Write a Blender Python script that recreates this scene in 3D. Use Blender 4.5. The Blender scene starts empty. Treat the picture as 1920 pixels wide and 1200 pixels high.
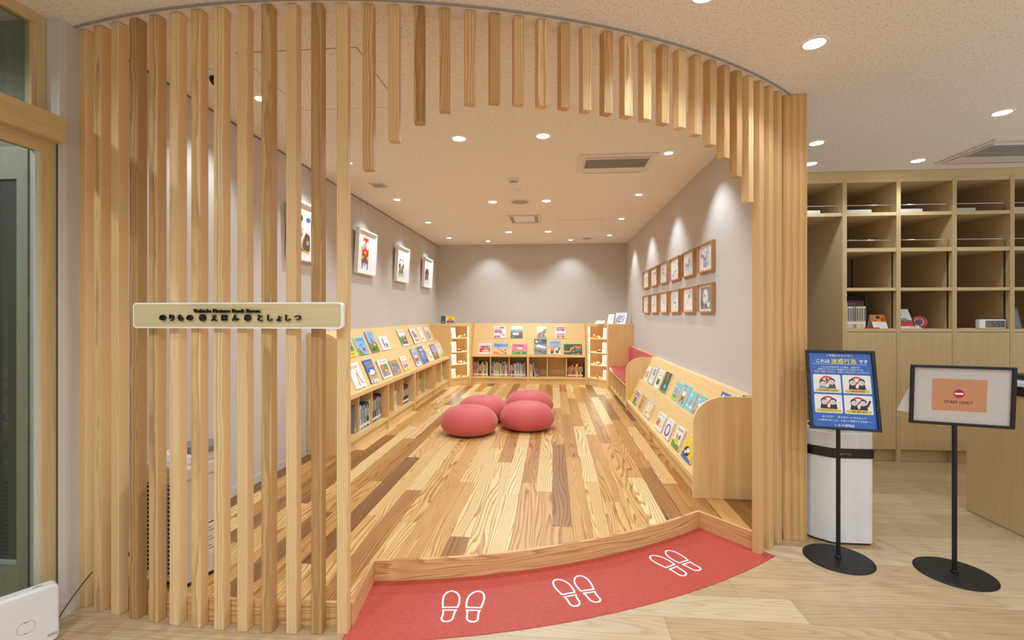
import bpy, bmesh, math, random
from mathutils import Vector, Matrix
S = bpy.context.scene
COL = S.collection
PI = math.pi
rnd = random.Random(7)

# ------------------------------------------------------------------ colour and materials
def lin(c):
    return tuple((x/255/12.92 if x/255 <= .04045 else ((x/255+.055)/1.055)**2.4) for x in c)
MATS = {}
def new_mat(name):
    m = bpy.data.materials.new(name); m.use_nodes = True
    nt = m.node_tree
    for n in list(nt.nodes): nt.nodes.remove(n)
    out = nt.nodes.new('ShaderNodeOutputMaterial'); b = nt.nodes.new('ShaderNodeBsdfPrincipled')
    nt.links.new(b.outputs[0], out.inputs[0])
    return m, nt, b
class NT:
    def __init__(s, nt): s.nt = nt
    def node(s, t, **k):
        n = s.nt.nodes.new(t)
        for a, v in k.items(): setattr(n, a, v)
        return n
    def put(s, sock, v):
        if isinstance(v, bpy.types.NodeSocket): s.nt.links.new(v, sock)
        else: sock.default_value = v
    def m(s, op, a, b=0., c=None):
        n = s.node('ShaderNodeMath', operation=op)
        s.put(n.inputs[0], a); s.put(n.inputs[1], b)
        if c is not None: s.put(n.inputs[2], c)
        return n.outputs[0]
    def xyz(s, v):
        n = s.node('ShaderNodeSeparateXYZ'); s.put(n.inputs[0], v); return n.outputs
    def vec(s, x, y, z):
        n = s.node('ShaderNodeCombineXYZ')
        for i, q in enumerate((x, y, z)): s.put(n.inputs[i], q)
        return n.outputs[0]
    def noise(s, v, scale, detail=2., rough=.5):
        n = s.node('ShaderNodeTexNoise'); s.put(n.inputs['Vector'], v)
        n.inputs['Scale'].default_value = scale; n.inputs['Detail'].default_value = detail; n.inputs['Roughness'].default_value = rough
        return n.outputs['Fac']
    def ramp(s, f, stops):
        n = s.node('ShaderNodeValToRGB'); s.put(n.inputs[0], f); cr = n.color_ramp
        while len(cr.elements) < len(stops): cr.elements.new(.5)
        for e, (p, c) in zip(cr.elements, stops): e.position = p; e.color = (*c, 1)
        return n.outputs[0]
    def mix(s, f, a, b, mode='MIX'):
        n = s.node('ShaderNodeMix', data_type='RGBA', blend_type=mode)
        s.put(n.inputs[0], f); s.put(n.inputs[6], a if isinstance(a, bpy.types.NodeSocket) else (*a, 1)); s.put(n.inputs[7], b if isinstance(b, bpy.types.NodeSocket) else (*b, 1))
        return n.outputs[2]
    def white(s, v):
        n = s.node('ShaderNodeTexWhiteNoise', noise_dimensions='3D'); s.put(n.inputs['Vector'], v); return n.outputs
    def bump(s, b, h, strength, dist=.01):
        n = s.node('ShaderNodeBump'); n.inputs['Strength'].default_value = strength; n.inputs['Distance'].default_value = dist
        s.put(n.inputs['Height'], h); s.nt.links.new(n.outputs[0], b.inputs['Normal'])

def flat(c, rough=.6, metal=0., spec=.5, name=None):
    key = (tuple(c), rough, metal)
    if key in MATS: return MATS[key]
    m, nt, b = new_mat(name or 'paint')
    g = NT(nt); tc = g.node('ShaderNodeTexCoord')
    f = g.noise(tc.outputs['Object'], 35., 3.)
    l = lin(c)
    col = g.ramp(f, [(0., tuple(x*.95 for x in l)), (1., tuple(min(1, x*1.05) for x in l))])
    nt.links.new(col, b.inputs['Base Color'])
    b.inputs['Roughness'].default_value = rough; b.inputs['Metallic'].default_value = metal
    b.inputs['Specular IOR Level'].default_value = spec
    m.diffuse_color = (*l, 1)
    MATS[key] = m
    return m

def glow(c, strength, name='lamp'):
    m, nt, b = new_mat(name)
    b.inputs['Base Color'].default_value = (.8, .8, .8, 1)
    b.inputs['Emission Color'].default_value = (*c, 1); b.inputs['Emission Strength'].default_value = strength
    return m

def glass(name, tint=(1, 1, 1), refl=.08):
    m, nt, b = new_mat(name)
    nt.nodes.remove(b); g = NT(nt)
    out = [n for n in nt.nodes if n.type == 'OUTPUT_MATERIAL'][0]
    t = g.node('ShaderNodeBsdfTransparent'); t.inputs[0].default_value = (*tint, 1)
    gl = g.node('ShaderNodeBsdfGlossy'); gl.inputs['Roughness'].default_value = .02
    fr = g.node('ShaderNodeFresnel'); fr.inputs[0].default_value = 1.45
    mx = g.node('ShaderNodeMixShader')
    f = g.m('MULTIPLY', fr.outputs[0], g.m('SUBTRACT', 1., g.node('ShaderNodeNewGeometry').outputs['Backfacing']))
    f = g.m('MINIMUM', g.m('MULTIPLY', f, refl*12), 1.)
    nt.links.new(f, mx.inputs[0]); nt.links.new(t.outputs[0], mx.inputs[1]); nt.links.new(gl.outputs[0], mx.inputs[2])
    nt.links.new(mx.outputs[0], out.inputs[0])
    return m

def ring_wood(name, light, mid, dark, axis='Z', freq=110., spread=.16, rough=.5, per_object=True, tone=.25, coord='Object'):
    """solid timber: growth rings about a wandering pith line, cut by the object's faces"""
    m, nt, b = new_mat(name); g = NT(nt)
    tc = g.node('ShaderNodeTexCoord'); x, y, z = g.xyz(tc.outputs[coord])
    if axis == 'X': x, y, z = y, z, x
    if axis == 'Y': x, y, z = x, z, y
    oi = g.node('ShaderNodeObjectInfo')
    r = oi.outputs['Random'] if per_object else g.node('ShaderNodeValue').outputs[0]
    rv = g.white(g.vec(r, g.m('MULTIPLY', r, 7.7), 3.1))[1]; r1, r2, r3 = g.xyz(rv)
    zs = g.m('ADD', z, g.m('MULTIPLY', r3, 20.))
    w = g.noise(g.vec(g.m('MULTIPLY', x, 3.), g.m('MULTIPLY', y, 3.), g.m('MULTIPLY', zs, .9)), 1.6, 2.)
    w = g.m('MULTIPLY', g.m('SUBTRACT', w, .5), .036)
    w2 = g.noise(g.vec(g.m('MULTIPLY', x, 14.), g.m('MULTIPLY', y, 14.), g.m('MULTIPLY', zs, 2.2)), 1.7, 2.)
    w2 = g.m('MULTIPLY', g.m('SUBTRACT', w2, .5), .008)
    ox = g.m('MULTIPLY', g.m('SUBTRACT', r1, .5), spread)
    oy = g.m('ADD', g.m('MULTIPLY', r2, spread*.6), .025)
    dx = g.m('ADD', g.m('SUBTRACT', x, ox), w); dy = g.m('ADD', g.m('SUBTRACT', y, oy), w2)
    rr = g.m('SQRT', g.m('ADD', g.m('MULTIPLY', dx, dx), g.m('MULTIPLY', dy, dy)))
    f = g.m('FRACT', g.m('MULTIPLY', rr, freq))
    col = g.ramp(f, [(0., light), (.45, mid), (.86, dark), (1., light)])
    fib = g.noise(g.vec(g.m('MULTIPLY', x, 60.), g.m('MULTIPLY', y, 60.), g.m('MULTIPLY', zs, 1.5)), 9., 2.)
    col = g.mix(.35, col, g.ramp(fib, [(.25, mid), (.75, light)]))
    plain = g.mix(.45, light, mid)
    col = g.mix(g.m('ADD', .38, g.m('MULTIPLY', r2, .6)), plain, col)
    col = g.mix(1., col, g.ramp(r3, [(0., (1.06, 1.05, 1.04)), (.45, (1., .96, .90)), (.75, (.84, .75, .64)), (1., (.64, .52, .40))]), 'MULTIPLY')
    nt.links.new(col, b.inputs['Base Color']); b.inputs['Roughness'].default_value = rough
    b.inputs['Specular IOR Level'].default_value = .3
    return m

g_k = 22.
def plank_floor(name, along, width, length, tones, ringdark, freq, ringmix, rough, warp=.012, coat=0.):
    m, nt, b = new_mat(name); g = NT(nt)
    tc = g.node('ShaderNodeTexCoord'); x, y, z = g.xyz(tc.outputs['Object'])
    u, v = (x, y) if along == 'Y' else (y, x)
    uw = g.m('DIVIDE', u, width); row = g.m('FLOOR', uw); fu = g.m('FRACT', uw)
    rr = g.white(g.vec(row, 2.3, 5.1))[0]
    v2 = g.m('ADD', g.m('DIVIDE', v, length), g.m('MULTIPLY', rr, 9.7)); idx = g.m('FLOOR', v2); fv = g.m('FRACT', v2)
    wn = g.white(g.vec(row, idx, .7)); r0 = wn[0]; ra, rb, rc = g.xyz(wn[1])
    xl = g.m('MULTIPLY', g.m('SUBTRACT', fu, .5), width); vl = g.m('MULTIPLY', g.m('SUBTRACT', fv, .5), length)
    off = g.m('MULTIPLY', r0, 31.)
    vv = g.m('ADD', g.m('MULTIPLY', v, .62), off)
    n1 = g.noise(g.vec(g.m('MULTIPLY', u, 7.5), vv, off), 1., 1.2, .45)
    n2 = g.noise(g.vec(g.m('MULTIPLY', u, 30.), g.m('MULTIPLY', vv, 5.), off), 1., 2., .5)
    cx = g.m('MULTIPLY', g.m('SUBTRACT', ra, .5), width*1.6)
    h_ = g.m('ADD', g.m('MULTIPLY', n1, warp*freq*g_k), g.m('MULTIPLY', g.m('ABSOLUTE', g.m('SUBTRACT', xl, cx)), freq))
    h_ = g.m('ADD', h_, g.m('MULTIPLY', n2, .8))
    f = g.m('FRACT', h_)
    tonef = g.m('ADD', g.m('MULTIPLY', r0, .8), g.m('MULTIPLY', g.noise(g.vec(g.m('MULTIPLY', u, 14.), g.m('MULTIPLY', vv, .8), g.m('ADD', off, 3.)), 1., 1.), .22))
    base = g.ramp(tonef, tones)
    k = g.ramp(f, [(0., (0, 0, 0)), (.5, (.14,)*3), (.86, (1, 1, 1)), (1., (0, 0, 0))])
    k = g.m('MULTIPLY', k, ringmix)
    col = g.mix(k, base, g.mix(1., base, ringdark, 'MULTIPLY'))
    fib = g.noise(g.vec(g.m('MULTIPLY', u, 90.), g.m('MULTIPLY', v, 2.5), off), 5., 2.)
    col = g.mix(1., col, g.ramp(fib, [(.2, (.86,)*3), (.8, (1.08, 1.08, 1.08))]), 'MULTIPLY')
    e1 = g.m('LESS_THAN', g.m('MINIMUM', fu, g.m('SUBTRACT', 1., fu)), .0012/width)
    e2 = g.m('LESS_THAN', fv, .0022/length)
    e = g.m('MULTIPLY', g.m('MAXIMUM', e1, e2), .55)
    col = g.mix(e, col, lin((110, 78, 48)))
    nt.links.new(col, b.inputs['Base Color']); b.inputs['Roughness'].default_value = rough
    b.inputs['Specular IOR Level'].default_value = .35
    if coat: b.inputs['Coat Weight'].default_value = coat; b.inputs['Coat Roughness'].default_value = .25
    return m

def veneer(name, a, c, axis='Z', rough=.45):
    m, nt, b = new_mat(name); g = NT(nt)
    tc = g.node('ShaderNodeTexCoord'); x, y, z = g.xyz(tc.outputs['Object'])
    s = {'X': (2., 60., 60.), 'Y': (60., 2., 60.), 'Z': (60., 60., 2.)}[axis]
    n = g.noise(g.vec(g.m('MULTIPLY', x, s[0]), g.m('MULTIPLY', y, s[1]), g.m('MULTIPLY', z, s[2])), 1.6, 4., .6)
    nt.links.new(g.ramp(n, [(.3, lin(a)), (.7, lin(c))]), b.inputs['Base Color'])
    b.inputs['Roughness'].default_value = rough; b.inputs['Specular IOR Level'].default_value = .3
    return m

def plaster(name, c, bump=.25, scale=160., rough=.85):
    m, nt, b = new_mat(name); g = NT(nt)
    tc = g.node('ShaderNodeTexCoord')
    n = g.noise(tc.outputs['Object'], scale, 3.)
    l = lin(c)
    nt.links.new(g.ramp(n, [(.3, tuple(v*.97 for v in l)), (.7, tuple(v*1.02 for v in l))]), b.inputs['Base Color'])
    b.inputs['Roughness'].default_value = rough; b.inputs['Specular IOR Level'].default_value = .2
    g.bump(b, n, bump, .004)
    return m

def ceiling_mat(name, c):
    m, nt, b = new_mat(name); g = NT(nt)
    tc = g.node('ShaderNodeTexCoord'); x, y, z = g.xyz(tc.outputs['Object'])
    n1 = g.noise(g.vec(x, y, 0.), 130., 2., .6)
    n2 = g.noise(g.vec(g.m('MULTIPLY', x, 1.), y, 4.), 45., 2.)
    pit = g.m('MULTIPLY', g.ramp(n1, [(.575, (0, 0, 0)), (.605, (1, 1, 1))]), g.ramp(n2, [(.42, (0, 0, 0)), (.55, (1, 1, 1))]))
    gx = g.m('FRACT', g.m('DIVIDE', g.m('ADD', x, .35), .91)); gy = g.m('FRACT', g.m('DIVIDE', y, .455))
    seam = g.m('MAXIMUM', g.m('LESS_THAN', gx, .0014), g.m('LESS_THAN', gy, .0028))
    l = lin(c)
    col = g.mix(g.m('MULTIPLY', pit, .62), l, tuple(v*.3 for v in l))
    col = g.mix(g.m('MULTIPLY', seam, .16), col, tuple(v*.4 for v in l))
    nt.links.new(col, b.inputs['Base Color']); b.inputs['Roughness'].default_value = .9
    b.inputs['Specular IOR Level'].default_value = .1
    return m

def fabric(name, c, rough=.8, sheen=.3, scale=900.):
    m, nt, b = new_mat(name); g = NT(nt)
    tc = g.node('ShaderNodeTexCoord'); n = g.noise(tc.outputs['Object'], scale, 2.)
    l = lin(c)
    nt.links.new(g.ramp(n, [(.3, tuple(v*.9 for v in l)), (.7, tuple(min(1, v*1.08) for v in l))]), b.inputs['Base Color'])
    b.inputs['Roughness'].default_value = rough; b.inputs['Sheen Weight'].default_value = sheen
    b.inputs['Specular IOR Level'].default_value = .25
    g.bump(b, n, .1, .002)
    return m

CEDAR = ring_wood('cedar_slat', lin((239, 208, 160)), lin((216, 177, 125)), lin((146, 98, 56)), freq=215., tone=.30)
def board_grain(name, light, mid, dark):
    m, nt, b = new_mat(name); g = NT(nt); tc = g.node('ShaderNodeTexCoord'); x, y, z = g.xyz(tc.outputs['Object']); u = g.m('ADD', x, y)
    n = g.noise(g.vec(g.m('MULTIPLY', u, 1.1), g.m('MULTIPLY', z, 16.), g.m('MULTIPLY', g.m('SUBTRACT', x, y), .15)), 1., 1.5)
    f = g.m('FRACT', g.m('ADD', g.m('MULTIPLY', n, 9.), g.m('MULTIPLY', z, 50.)))
    fib = g.noise(g.vec(g.m('MULTIPLY', u, 4.), g.m('MULTIPLY', z, 260.), g.m('MULTIPLY', g.m('SUBTRACT', x, y), 20.)), 1., 2.)
    col = g.mix(g.m('MULTIPLY', fib, .5), g.ramp(f, [(0., light), (.55, mid), (.88, dark), (1., light)]), mid)
    nt.links.new(col, b.inputs['Base Color']); b.inputs['Roughness'].default_value = .5; b.inputs['Specular IOR Level'].default_value = .3
    return m
CEDAR_X = CEDAR_Y = board_grain('cedar_board', lin((228, 184, 130)), lin((214, 166, 110)), lin((170, 116, 66)))
CEDAR_P = ring_wood('cedar_panel', lin((230, 190, 140)), lin((218, 176, 122)), lin((160, 112, 64)), freq=60., spread=.08)
PLANKS = plank_floor('cedar_planks', 'Y', .112, 1.75,
    [(0., lin((249, 224, 168))), (.30, lin((240, 206, 142))), (.50, lin((222, 174, 104))), (.70, lin((190, 138, 76))), (.92, lin((128, 86, 50)))],
    lin((184, 134, 84)), 58., .9, .38, coat=.08)
OAK = plank_floor('pale_oak_vinyl', 'X', .178, 1.15,
    [(0., lin((212, 190, 158))), (.4, lin((200, 174, 140))), (.75, lin((190, 162, 126))), (1., lin((178, 150, 116)))],
    lin((218, 205, 188)), 30., .55, .35, warp=.03)
MAPLE = veneer('maple_upright', (225, 185, 124), (236, 201, 142), 'Z')
MAPLE_X = veneer('maple_long', (229, 191, 130), (240, 207, 148), 'X')
MAPLE_E = flat((240, 212, 166), .5, name='maple_edge')
CAB = veneer('ash_cabinet', (194, 166, 120), (206, 178, 131), 'Z')
CAB_X = veneer('ash_cabinet_long', (198, 170, 124), (210, 184, 138), 'X')
OAKW = veneer('oak_door', (196, 168, 122), (212, 184, 138), 'Z')
OAKW_Y = veneer('oak_header', (196, 168, 122), (212, 184, 138), 'Y')
WALL = plaster('wallpaper', (201, 193, 185))
CEIL = ceiling_mat('ceiling_board', (240, 230, 218))
SMOOTH = flat((228, 214, 200), .8, name='smooth_white')
WHITE = flat((240, 238, 236), .35, name='white_plastic')
OFFW = flat((228, 224, 220), .5, name='off_white')
BLACK = flat((12, 12, 13), .5, name='black_metal')
DARK = flat((50, 48, 48), .6, name='dark')
GREY = flat((150, 150, 150), .5, name='grey')
CHROME = flat((205, 205, 208), .25, 1., name='chrome')
RED = fabric('red_cover', (212, 98, 96), .6, .25)
REDL = fabric('red_leather', (196, 66, 74), .5, .1, 400.)
SEAM = flat((176, 70, 72), .7, name='seam')
MATRED = fabric('red_vinyl', (188, 80, 68), .55, .0, 60.)
CLEAR = glass('clear_glass', (.97, .99, .98), .08)
DGLASS = glass('door_glass', (.78, .80, .76), .10)
LAMP = glow((1., .93, .84), 22., 'lamp_disc')
LED = glow((1., .93, .80), 2.4, 'led_strip')

# ------------------------------------------------------------------ mesh helpers
class MB:
    def __init__(s): s.v = []; s.f = []; s.mi = []; s.mats = []
    def mat(s, m):
        if m not in s.mats: s.mats.append(m)
        return s.mats.index(m)
    def add(s, vs, fs, m):
        o = len(s.v); s.v += [tuple(p) for p in vs]; k = s.mat(m)
        for f in fs: s.f.append([i+o for i in f]); s.mi.append(k)
        return s
    def box(s, x0, x1, y0, y1, z0, z1, m):
        vs = [(x, y, z) for z in (z0, z1) for y in (y0, y1) for x in (x0, x1)]
        return s.add(vs, [(0, 2, 3, 1), (4, 5, 7, 6), (0, 1, 5, 4), (2, 6, 7, 3), (0, 4, 6, 2), (1, 3, 7, 5)], m)
    def prism(s, pts, a, b, m, plane='XY', side=None):
        """extrude a closed outline; plane XY -> along Z, YZ -> along X, XZ -> along Y"""
        area = sum(pts[i][0]*pts[(i+1) % len(pts)][1]-pts[(i+1) % len(pts)][0]*pts[i][1] for i in range(len(pts)))
        if area < 0: pts = pts[::-1]
        def P(p, h):
            return (p[0], p[1], h) if plane == 'XY' else ((h, p[0], p[1]) if plane == 'YZ' else (p[0], h, p[1]))
        n = len(pts); vs = [P(p, a) for p in pts]+[P(p, b) for p in pts]
        fs = [tuple(range(n))[::-1], tuple(range(n, 2*n))]
        sd = [(i, (i+1) % n, n+(i+1) % n, n+i) for i in range(n)]
        if plane == 'XZ': fs = [f[::-1] for f in fs]; sd = [f[::-1] for f in sd]
        if (b < a): fs = [f[::-1] for f in fs]; sd = [f[::-1] for f in sd]
        if side is None: return s.add(vs, fs+sd, m)
        s.add(vs, fs, m); return s.add(vs, sd, side)
    def poly(s, pts, m): return s.add(pts, [tuple(range(len(pts)))], m)
    def lathe(s, prof, m, n=32, c=(0, 0, 0), cap=True):
        vs = []; fs = []
        for r, z in prof:
            for k in range(n):
                a = 2*PI*k/n; vs.append((c[0]+r*math.cos(a), c[1]+r*math.sin(a), c[2]+z))
        for i in range(len(prof)-1):
            for k in range(n):
                fs.append((i*n+k, i*n+(k+1) % n, (i+1)*n+(k+1) % n, (i+1)*n+k))
        if cap: fs.append(tuple(range(n))[::-1]); fs.append(tuple(range((len(prof)-1)*n, len(prof)*n)))
        return s.add(vs, fs, m)
    def cyl(s, c, r, z0, z1, m, n=24): return s.lathe([(r, z0), (r, z1)], m, n, c)
    def tube(s, path, r, m, n=8):
        P = [Vector(p) for p in path]; vs = []; fs = []
        for i, p in enumerate(P):
            t = (P[min(i+1, len(P)-1)]-P[max(i-1, 0)]).normalized()
            up = Vector((0, 0, 1)) if abs(t.z) < .9 else Vector((1, 0, 0))
            a = t.cross(up).normalized(); b = t.cross(a)
            for k in range(n):
                w = 2*PI*k/n; vs.append(tuple(p+a*r*math.cos(w)+b*r*math.sin(w)))
        for i in range(len(P)-1):
            for k in range(n): fs.append((i*n+k, (i+1)*n+k, (i+1)*n+(k+1) % n, i*n+(k+1) % n))
        fs.append(tuple(range(n))); fs.append(tuple(range((len(P)-1)*n, len(P)*n))[::-1])
        return s.add(vs, fs, m)
    def build(s, name, parent=None, world=False, bevel=0., smooth=False, seg=2):
        me = bpy.data.meshes.new(name)
        vs = s.v
        if parent is not None and world:
            mw = parent.matrix_basis.copy(); q = parent.parent
            while q is not None: mw = q.matrix_basis @ mw; q = q.parent
            inv = mw.inverted(); vs = [tuple(inv @ Vector(p)) for p in vs]
        me.from_pydata(vs, [], s.f)
        for m in s.mats: me.materials.append(m)
        me.polygons.foreach_set('material_index', s.mi)
        if smooth: me.polygons.foreach_set('use_smooth', [True]*len(s.f))
        me.update()
        o = bpy.data.objects.new(name, me); COL.objects.link(o)
        if parent is not None: o.parent = parent
        if bevel:
            bv = o.modifiers.new('bevel', 'BEVEL'); bv.width = bevel; bv.segments = seg; bv.limit_method = 'ANGLE'; bv.harden_normals = False
        return o

def tag(o, label, cat, group=None, kind=None):
    o['label'] = label; o['category'] = cat
    if group: o['group'] = group
    if kind: o['kind'] = kind
    return o
def thing(name, label, cat, loc=(0, 0, 0), rz=0., group=None, M=None):
    o = bpy.data.objects.new(name, None); COL.objects.link(o); o.empty_display_size = .1
    if M is not None: o.matrix_basis = M
    else: o.matrix_basis = Matrix.Translation(loc) @ Matrix.Rotation(rz, 4, 'Z')
    return tag(o, label, cat, group)
def struct(name, mb, label=None, **k):
    o = mb.build(name, **k); o['kind'] = 'structure'
    if label: o['label'] = label
    return o
def copy_tree(src, M, label):
    c = src.copy(); COL.objects.link(c); c.matrix_basis = M; c['label'] = label
    for ch in src.children:
        d = ch.copy(); COL.objects.link(d); d.parent = c
        for gch in ch.children:
            e = gch.copy(); COL.objects.link(e); e.parent = d
    return c
def T(*p): return Matrix.Translation(p)
def RZ(a): return Matrix.Rotation(a, 4, 'Z')
def frame(o, x, y, z):
    return Matrix(((x[0], y[0], z[0], o[0]), (x[1], y[1], z[1], o[1]), (x[2], y[2], z[2], o[2]), (0, 0, 0, 1)))
ORD = 'first second third fourth fifth sixth seventh eighth ninth tenth eleventh twelfth thirteenth fourteenth fifteenth sixteenth seventeenth eighteenth nineteenth twentieth'.split()+['twenty-'+w for w in 'first second third fourth fifth sixth'.split()]

def text_mesh(body, size, offset=0., extrude=0., align='CENTER', width=None, spacing=1.):
    cu = bpy.data.curves.new('txt', 'FONT'); cu.body = body; cu.size = size; cu.offset = offset; cu.extrude = extrude
    cu.align_x = align; cu.align_y = 'CENTER'; cu.space_character = spacing; cu.resolution_u = 3
    o = bpy.data.objects.new('txt', cu); COL.objects.link(o)
    dg = bpy.context.evaluated_depsgraph_get(); dg.update()
    me = bpy.data.meshes.new_from_object(o.evaluated_get(dg))
    vs = [v.co.copy() for v in me.vertices]; fs = [tuple(p.vertices) for p in me.polygons]
    bpy.data.objects.remove(o); bpy.data.curves.remove(cu)
    if vs:
        x0 = min(v.x for v in vs); x1 = max(v.x for v in vs); cx = (x0+x1)/2
        y0 = min(v.y for v in vs); y1 = max(v.y for v in vs); cy = (y0+y1)/2
        k = width/(x1-x0) if width else 1.
        vs = [Vector(((v.x-cx)*k, (v.y-cy)*(k if width else 1), v.z)) for v in vs]
    return vs, fs
def put_text(mb, M, body, size, m, **k):
    vs, fs = text_mesh(body, size, **k)
    mb.add([M @ v for v in vs], fs, m)

# ------------------------------------------------------------------ flat artwork on covers
PAL = {'white': (238, 236, 232), 'cream': (238, 226, 200), 'red': (204, 52, 44), 'orange': (232, 128, 44), 'yellow': (240, 204, 50), 'green': (92, 150, 74), 'dkgreen': (44, 92, 60),
       'lime': (176, 206, 82), 'blue': (54, 106, 188), 'sky': (132, 188, 226), 'navy': (38, 48, 92), 'teal': (92, 184, 190), 'aqua': (120, 206, 214), 'pink': (226, 122, 150), 'magenta': (198, 52, 130),
       'brown': (126, 84, 54), 'tan': (202, 164, 116), 'grey': (140, 140, 142), 'dkgrey': (74, 74, 80), 'black': (30, 30, 32), 'purple': (122, 84, 150), 'lilac': (150, 146, 206), 'peach': (240, 190, 150), 'skin': (236, 196, 164), 'face': (206, 202, 206), 'panel': (228, 220, 214), 'olive': (206, 184, 46)}
def C(n): return flat(PAL[n], .4)
def oval(cx, cy, rx, ry, n=16): return [(cx+rx*math.cos(2*PI*k/n), cy+ry*math.sin(2*PI*k/n)) for k in range(n)]
def rect(x0, y0, x1, y1): return [(x0, y0), (x1, y0), (x1, y1), (x0, y1)]
def rrect(x0, y0, x1, y1, r, ar=1.):
    pts = []
    for cx, cy, a in ((x1-r, y1-r*ar, 0), (x0+r, y1-r*ar, 90), (x0+r, y0+r*ar, 180), (x1-r, y0+r*ar, 270)):
        for k in range(5):
            t = math.radians(a+k*22.5); pts.append((cx+r*math.cos(t), cy+r*ar*math.sin(t)))
    return pts
class Art:
    """list of (outline, colour) in unit coordinates, later ones on top"""
    def __init__(s, seed=0): s.q = []; s.r = random.Random(seed)
    def p(s, pts, c): s.q.append((pts, c)); return s
    def line(s, pts, w, c):
        for a, b in zip(pts, pts[1:]):
            dx, dy = b[0]-a[0], b[1]-a[1]; L = math.hypot(dx, dy) or 1; nx, ny = -dy/L*w/2, dx/L*w/2
            s.p([(a[0]+nx, a[1]+ny), (a[0]-nx, a[1]-ny), (b[0]-nx, b[1]-ny), (b[0]+nx, b[1]+ny)], c)
        return s
    def bg(s, c): return s.p(rect(0, 0, 1, 1), c)
    def title(s, y, c, n=6, h=.07, x0=.12, x1=.88):
        for k in range(n):
            a = x0+(x1-x0)*(k+.12)/n; b = x0+(x1-x0)*(k+.85)/n; j = s.r.uniform(-.01, .01)
            s.p(rect(a, y+h*.30+j, b, y+h*.48+j), c); s.p(rect(a+(b-a)*.38, y-h*.5+j, a+(b-a)*.62, y+h*.5+j), c)
            if s.r.random() < .6: s.p(rect(a, y-h*.35+j, b, y-h*.18+j), c)
        return s
    def vehicle(s, x, y, w, h, c, kind='bus'):
        cx = x+w/2
        if kind == 'bus':
            s.p(rrect(x, y+h*.15, x+w, y+h, w*.06), c)
            for k in range(4): s.p(rect(x+w*(.08+.23*k), y+h*.55, x+w*(.24+.23*k), y+h*.85), 'sky')
            s.p(rect(x, y+h*.38, x+w, y+h*.44), 'white')
        elif kind == 'car':
            s.p(rrect(x, y+h*.15, x+w, y+h*.58, w*.07), c); s.p([(x+w*.18, y+h*.55), (x+w*.3, y+h), (x+w*.7, y+h), (x+w*.85, y+h*.55)], c)
            s.p([(x+w*.26, y+h*.58), (x+w*.35, y+h*.92), (x+w*.48, y+h*.92), (x+w*.48, y+h*.58)], 'sky'); s.p([(x+w*.53, y+h*.58), (x+w*.53, y+h*.92), (x+w*.66, y+h*.92), (x+w*.76, y+h*.58)], 'sky')
        elif kind == 'train':
            s.p([(x, y), (x, y+h*.6), (x+w*.3, y+h*.95), (x+w, y+h), (x+w, y)], c); s.p([(x+w*.12, y+h*.6), (x+w*.3, y+h*.85), (x+w*.4, y+h*.86), (x+w*.4, y+h*.6)], 'navy')
            s.p(rect(x, y+h*.3, x+w, y+h*.42), 'blue')
            for k in range(3): s.p(rect(x+w*(.5+.16*k), y+h*.6, x+w*(.6+.16*k), y+h*.82), 'navy')
            return s
        elif kind == 'digger':
            s.p(rrect(x, y+h*.2, x+w*.45, y+h*.7, w*.05), c); s.p(rect(x+w*.08, y+h*.45, x+w*.24, y+h*.66), 'sky')
            s.line([(x+w*.4, y+h*.45), (x+w*.7, y+h*.95), (x+w*.95, y+h*.5)], w*.09, c); s.p([(x+w*.85, y+h*.55), (x+w, y+h*.5), (x+w*.97, y+h*.25), (x+w*.8, y+h*.3)], 'dkgrey')
        elif kind == 'front':
            s.p(rrect(x, y+h*.1, x+w, y+h*.6, w*.1), c); s.p(rrect(x+w*.08, y+h*.5, x+w*.92, y+h, w*.14), c); s.p(rrect(x+w*.16, y+h*.56, x+w*.84, y+h*.92, w*.1), 'white')
            s.p(rect(x+w*.3, y+h*.22, x+w*.7, y+h*.42), 'dkgrey')
            for q in (.16, .84): s.p(oval(x+w*q, y+h*.34, w*.08, h*.05), 'yellow'); s.p(rect(x+w*q-w*.08, y, x+w*q+w*.08, y+h*.12), 'black')
            return s
        for q in (.22, .78): s.p(oval(x+w*q, y+h*.14, w*.11, h*.15), 'black'); s.p(oval(x+w*q, y+h*.14, w*.05, h*.07), 'grey')
        return s
    def folk(s, x, y, h, c):
        s.p(oval(x, y+h*.82, h*.16, h*.17), 'skin'); s.p([(x-h*.16, y), (x+h*.16, y), (x+h*.1, y+h*.66), (x-h*.1, y+h*.66)], c); s.p(oval(x, y+h*.92, h*.15, h*.1), 'black'); return s
    def busy(s, cols, n, x0=0., y0=0., x1=1., y1=1., sz=.1):
        for _ in range(n):
            cx, cy = s.r.uniform(x0+sz*.5, x1-sz*.5), s.r.uniform(y0+sz*.5, y1-sz*.5); a = s.r.uniform(.4, 1)*sz*.5
            s.p(oval(cx, cy, a, a*s.r.uniform(.5, 1), s.r.choice((4, 5, 8))), s.r.choice(cols))
        return s
    def scribble(s, c, n=8, w=.008, x0=.05, y0=.05, x1=.95, y1=.95, step=.12):
        x, y = s.r.uniform(x0, x1), s.r.uniform(y0, y1); pts = [(x, y)]
        for _ in range(n):
            x = min(x1, max(x0, x+s.r.uniform(-step, step))); y = min(y1, max(y0, y+s.r.uniform(-step, step))); pts.append((x, y))
        return s.line(pts, w, c)
    def onto(s, mb, w, h, z, x0=0., y0=0., dz=.00018):
        for k, (pts, c) in enumerate(s.q):
            area = sum(pts[i][0]*pts[(i+1) % len(pts)][1]-pts[(i+1) % len(pts)][0]*pts[i][1] for i in range(len(pts)))
            if area < 0: pts = pts[::-1]
            mb.poly([(x0+min(1, max(0, p[0]))*w, y0+min(1, max(0, p[1]))*h, z+k*dz/ (1+len(s.q)*.02)) for p in pts], C(c) if isinstance(c, str) else c)

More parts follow.
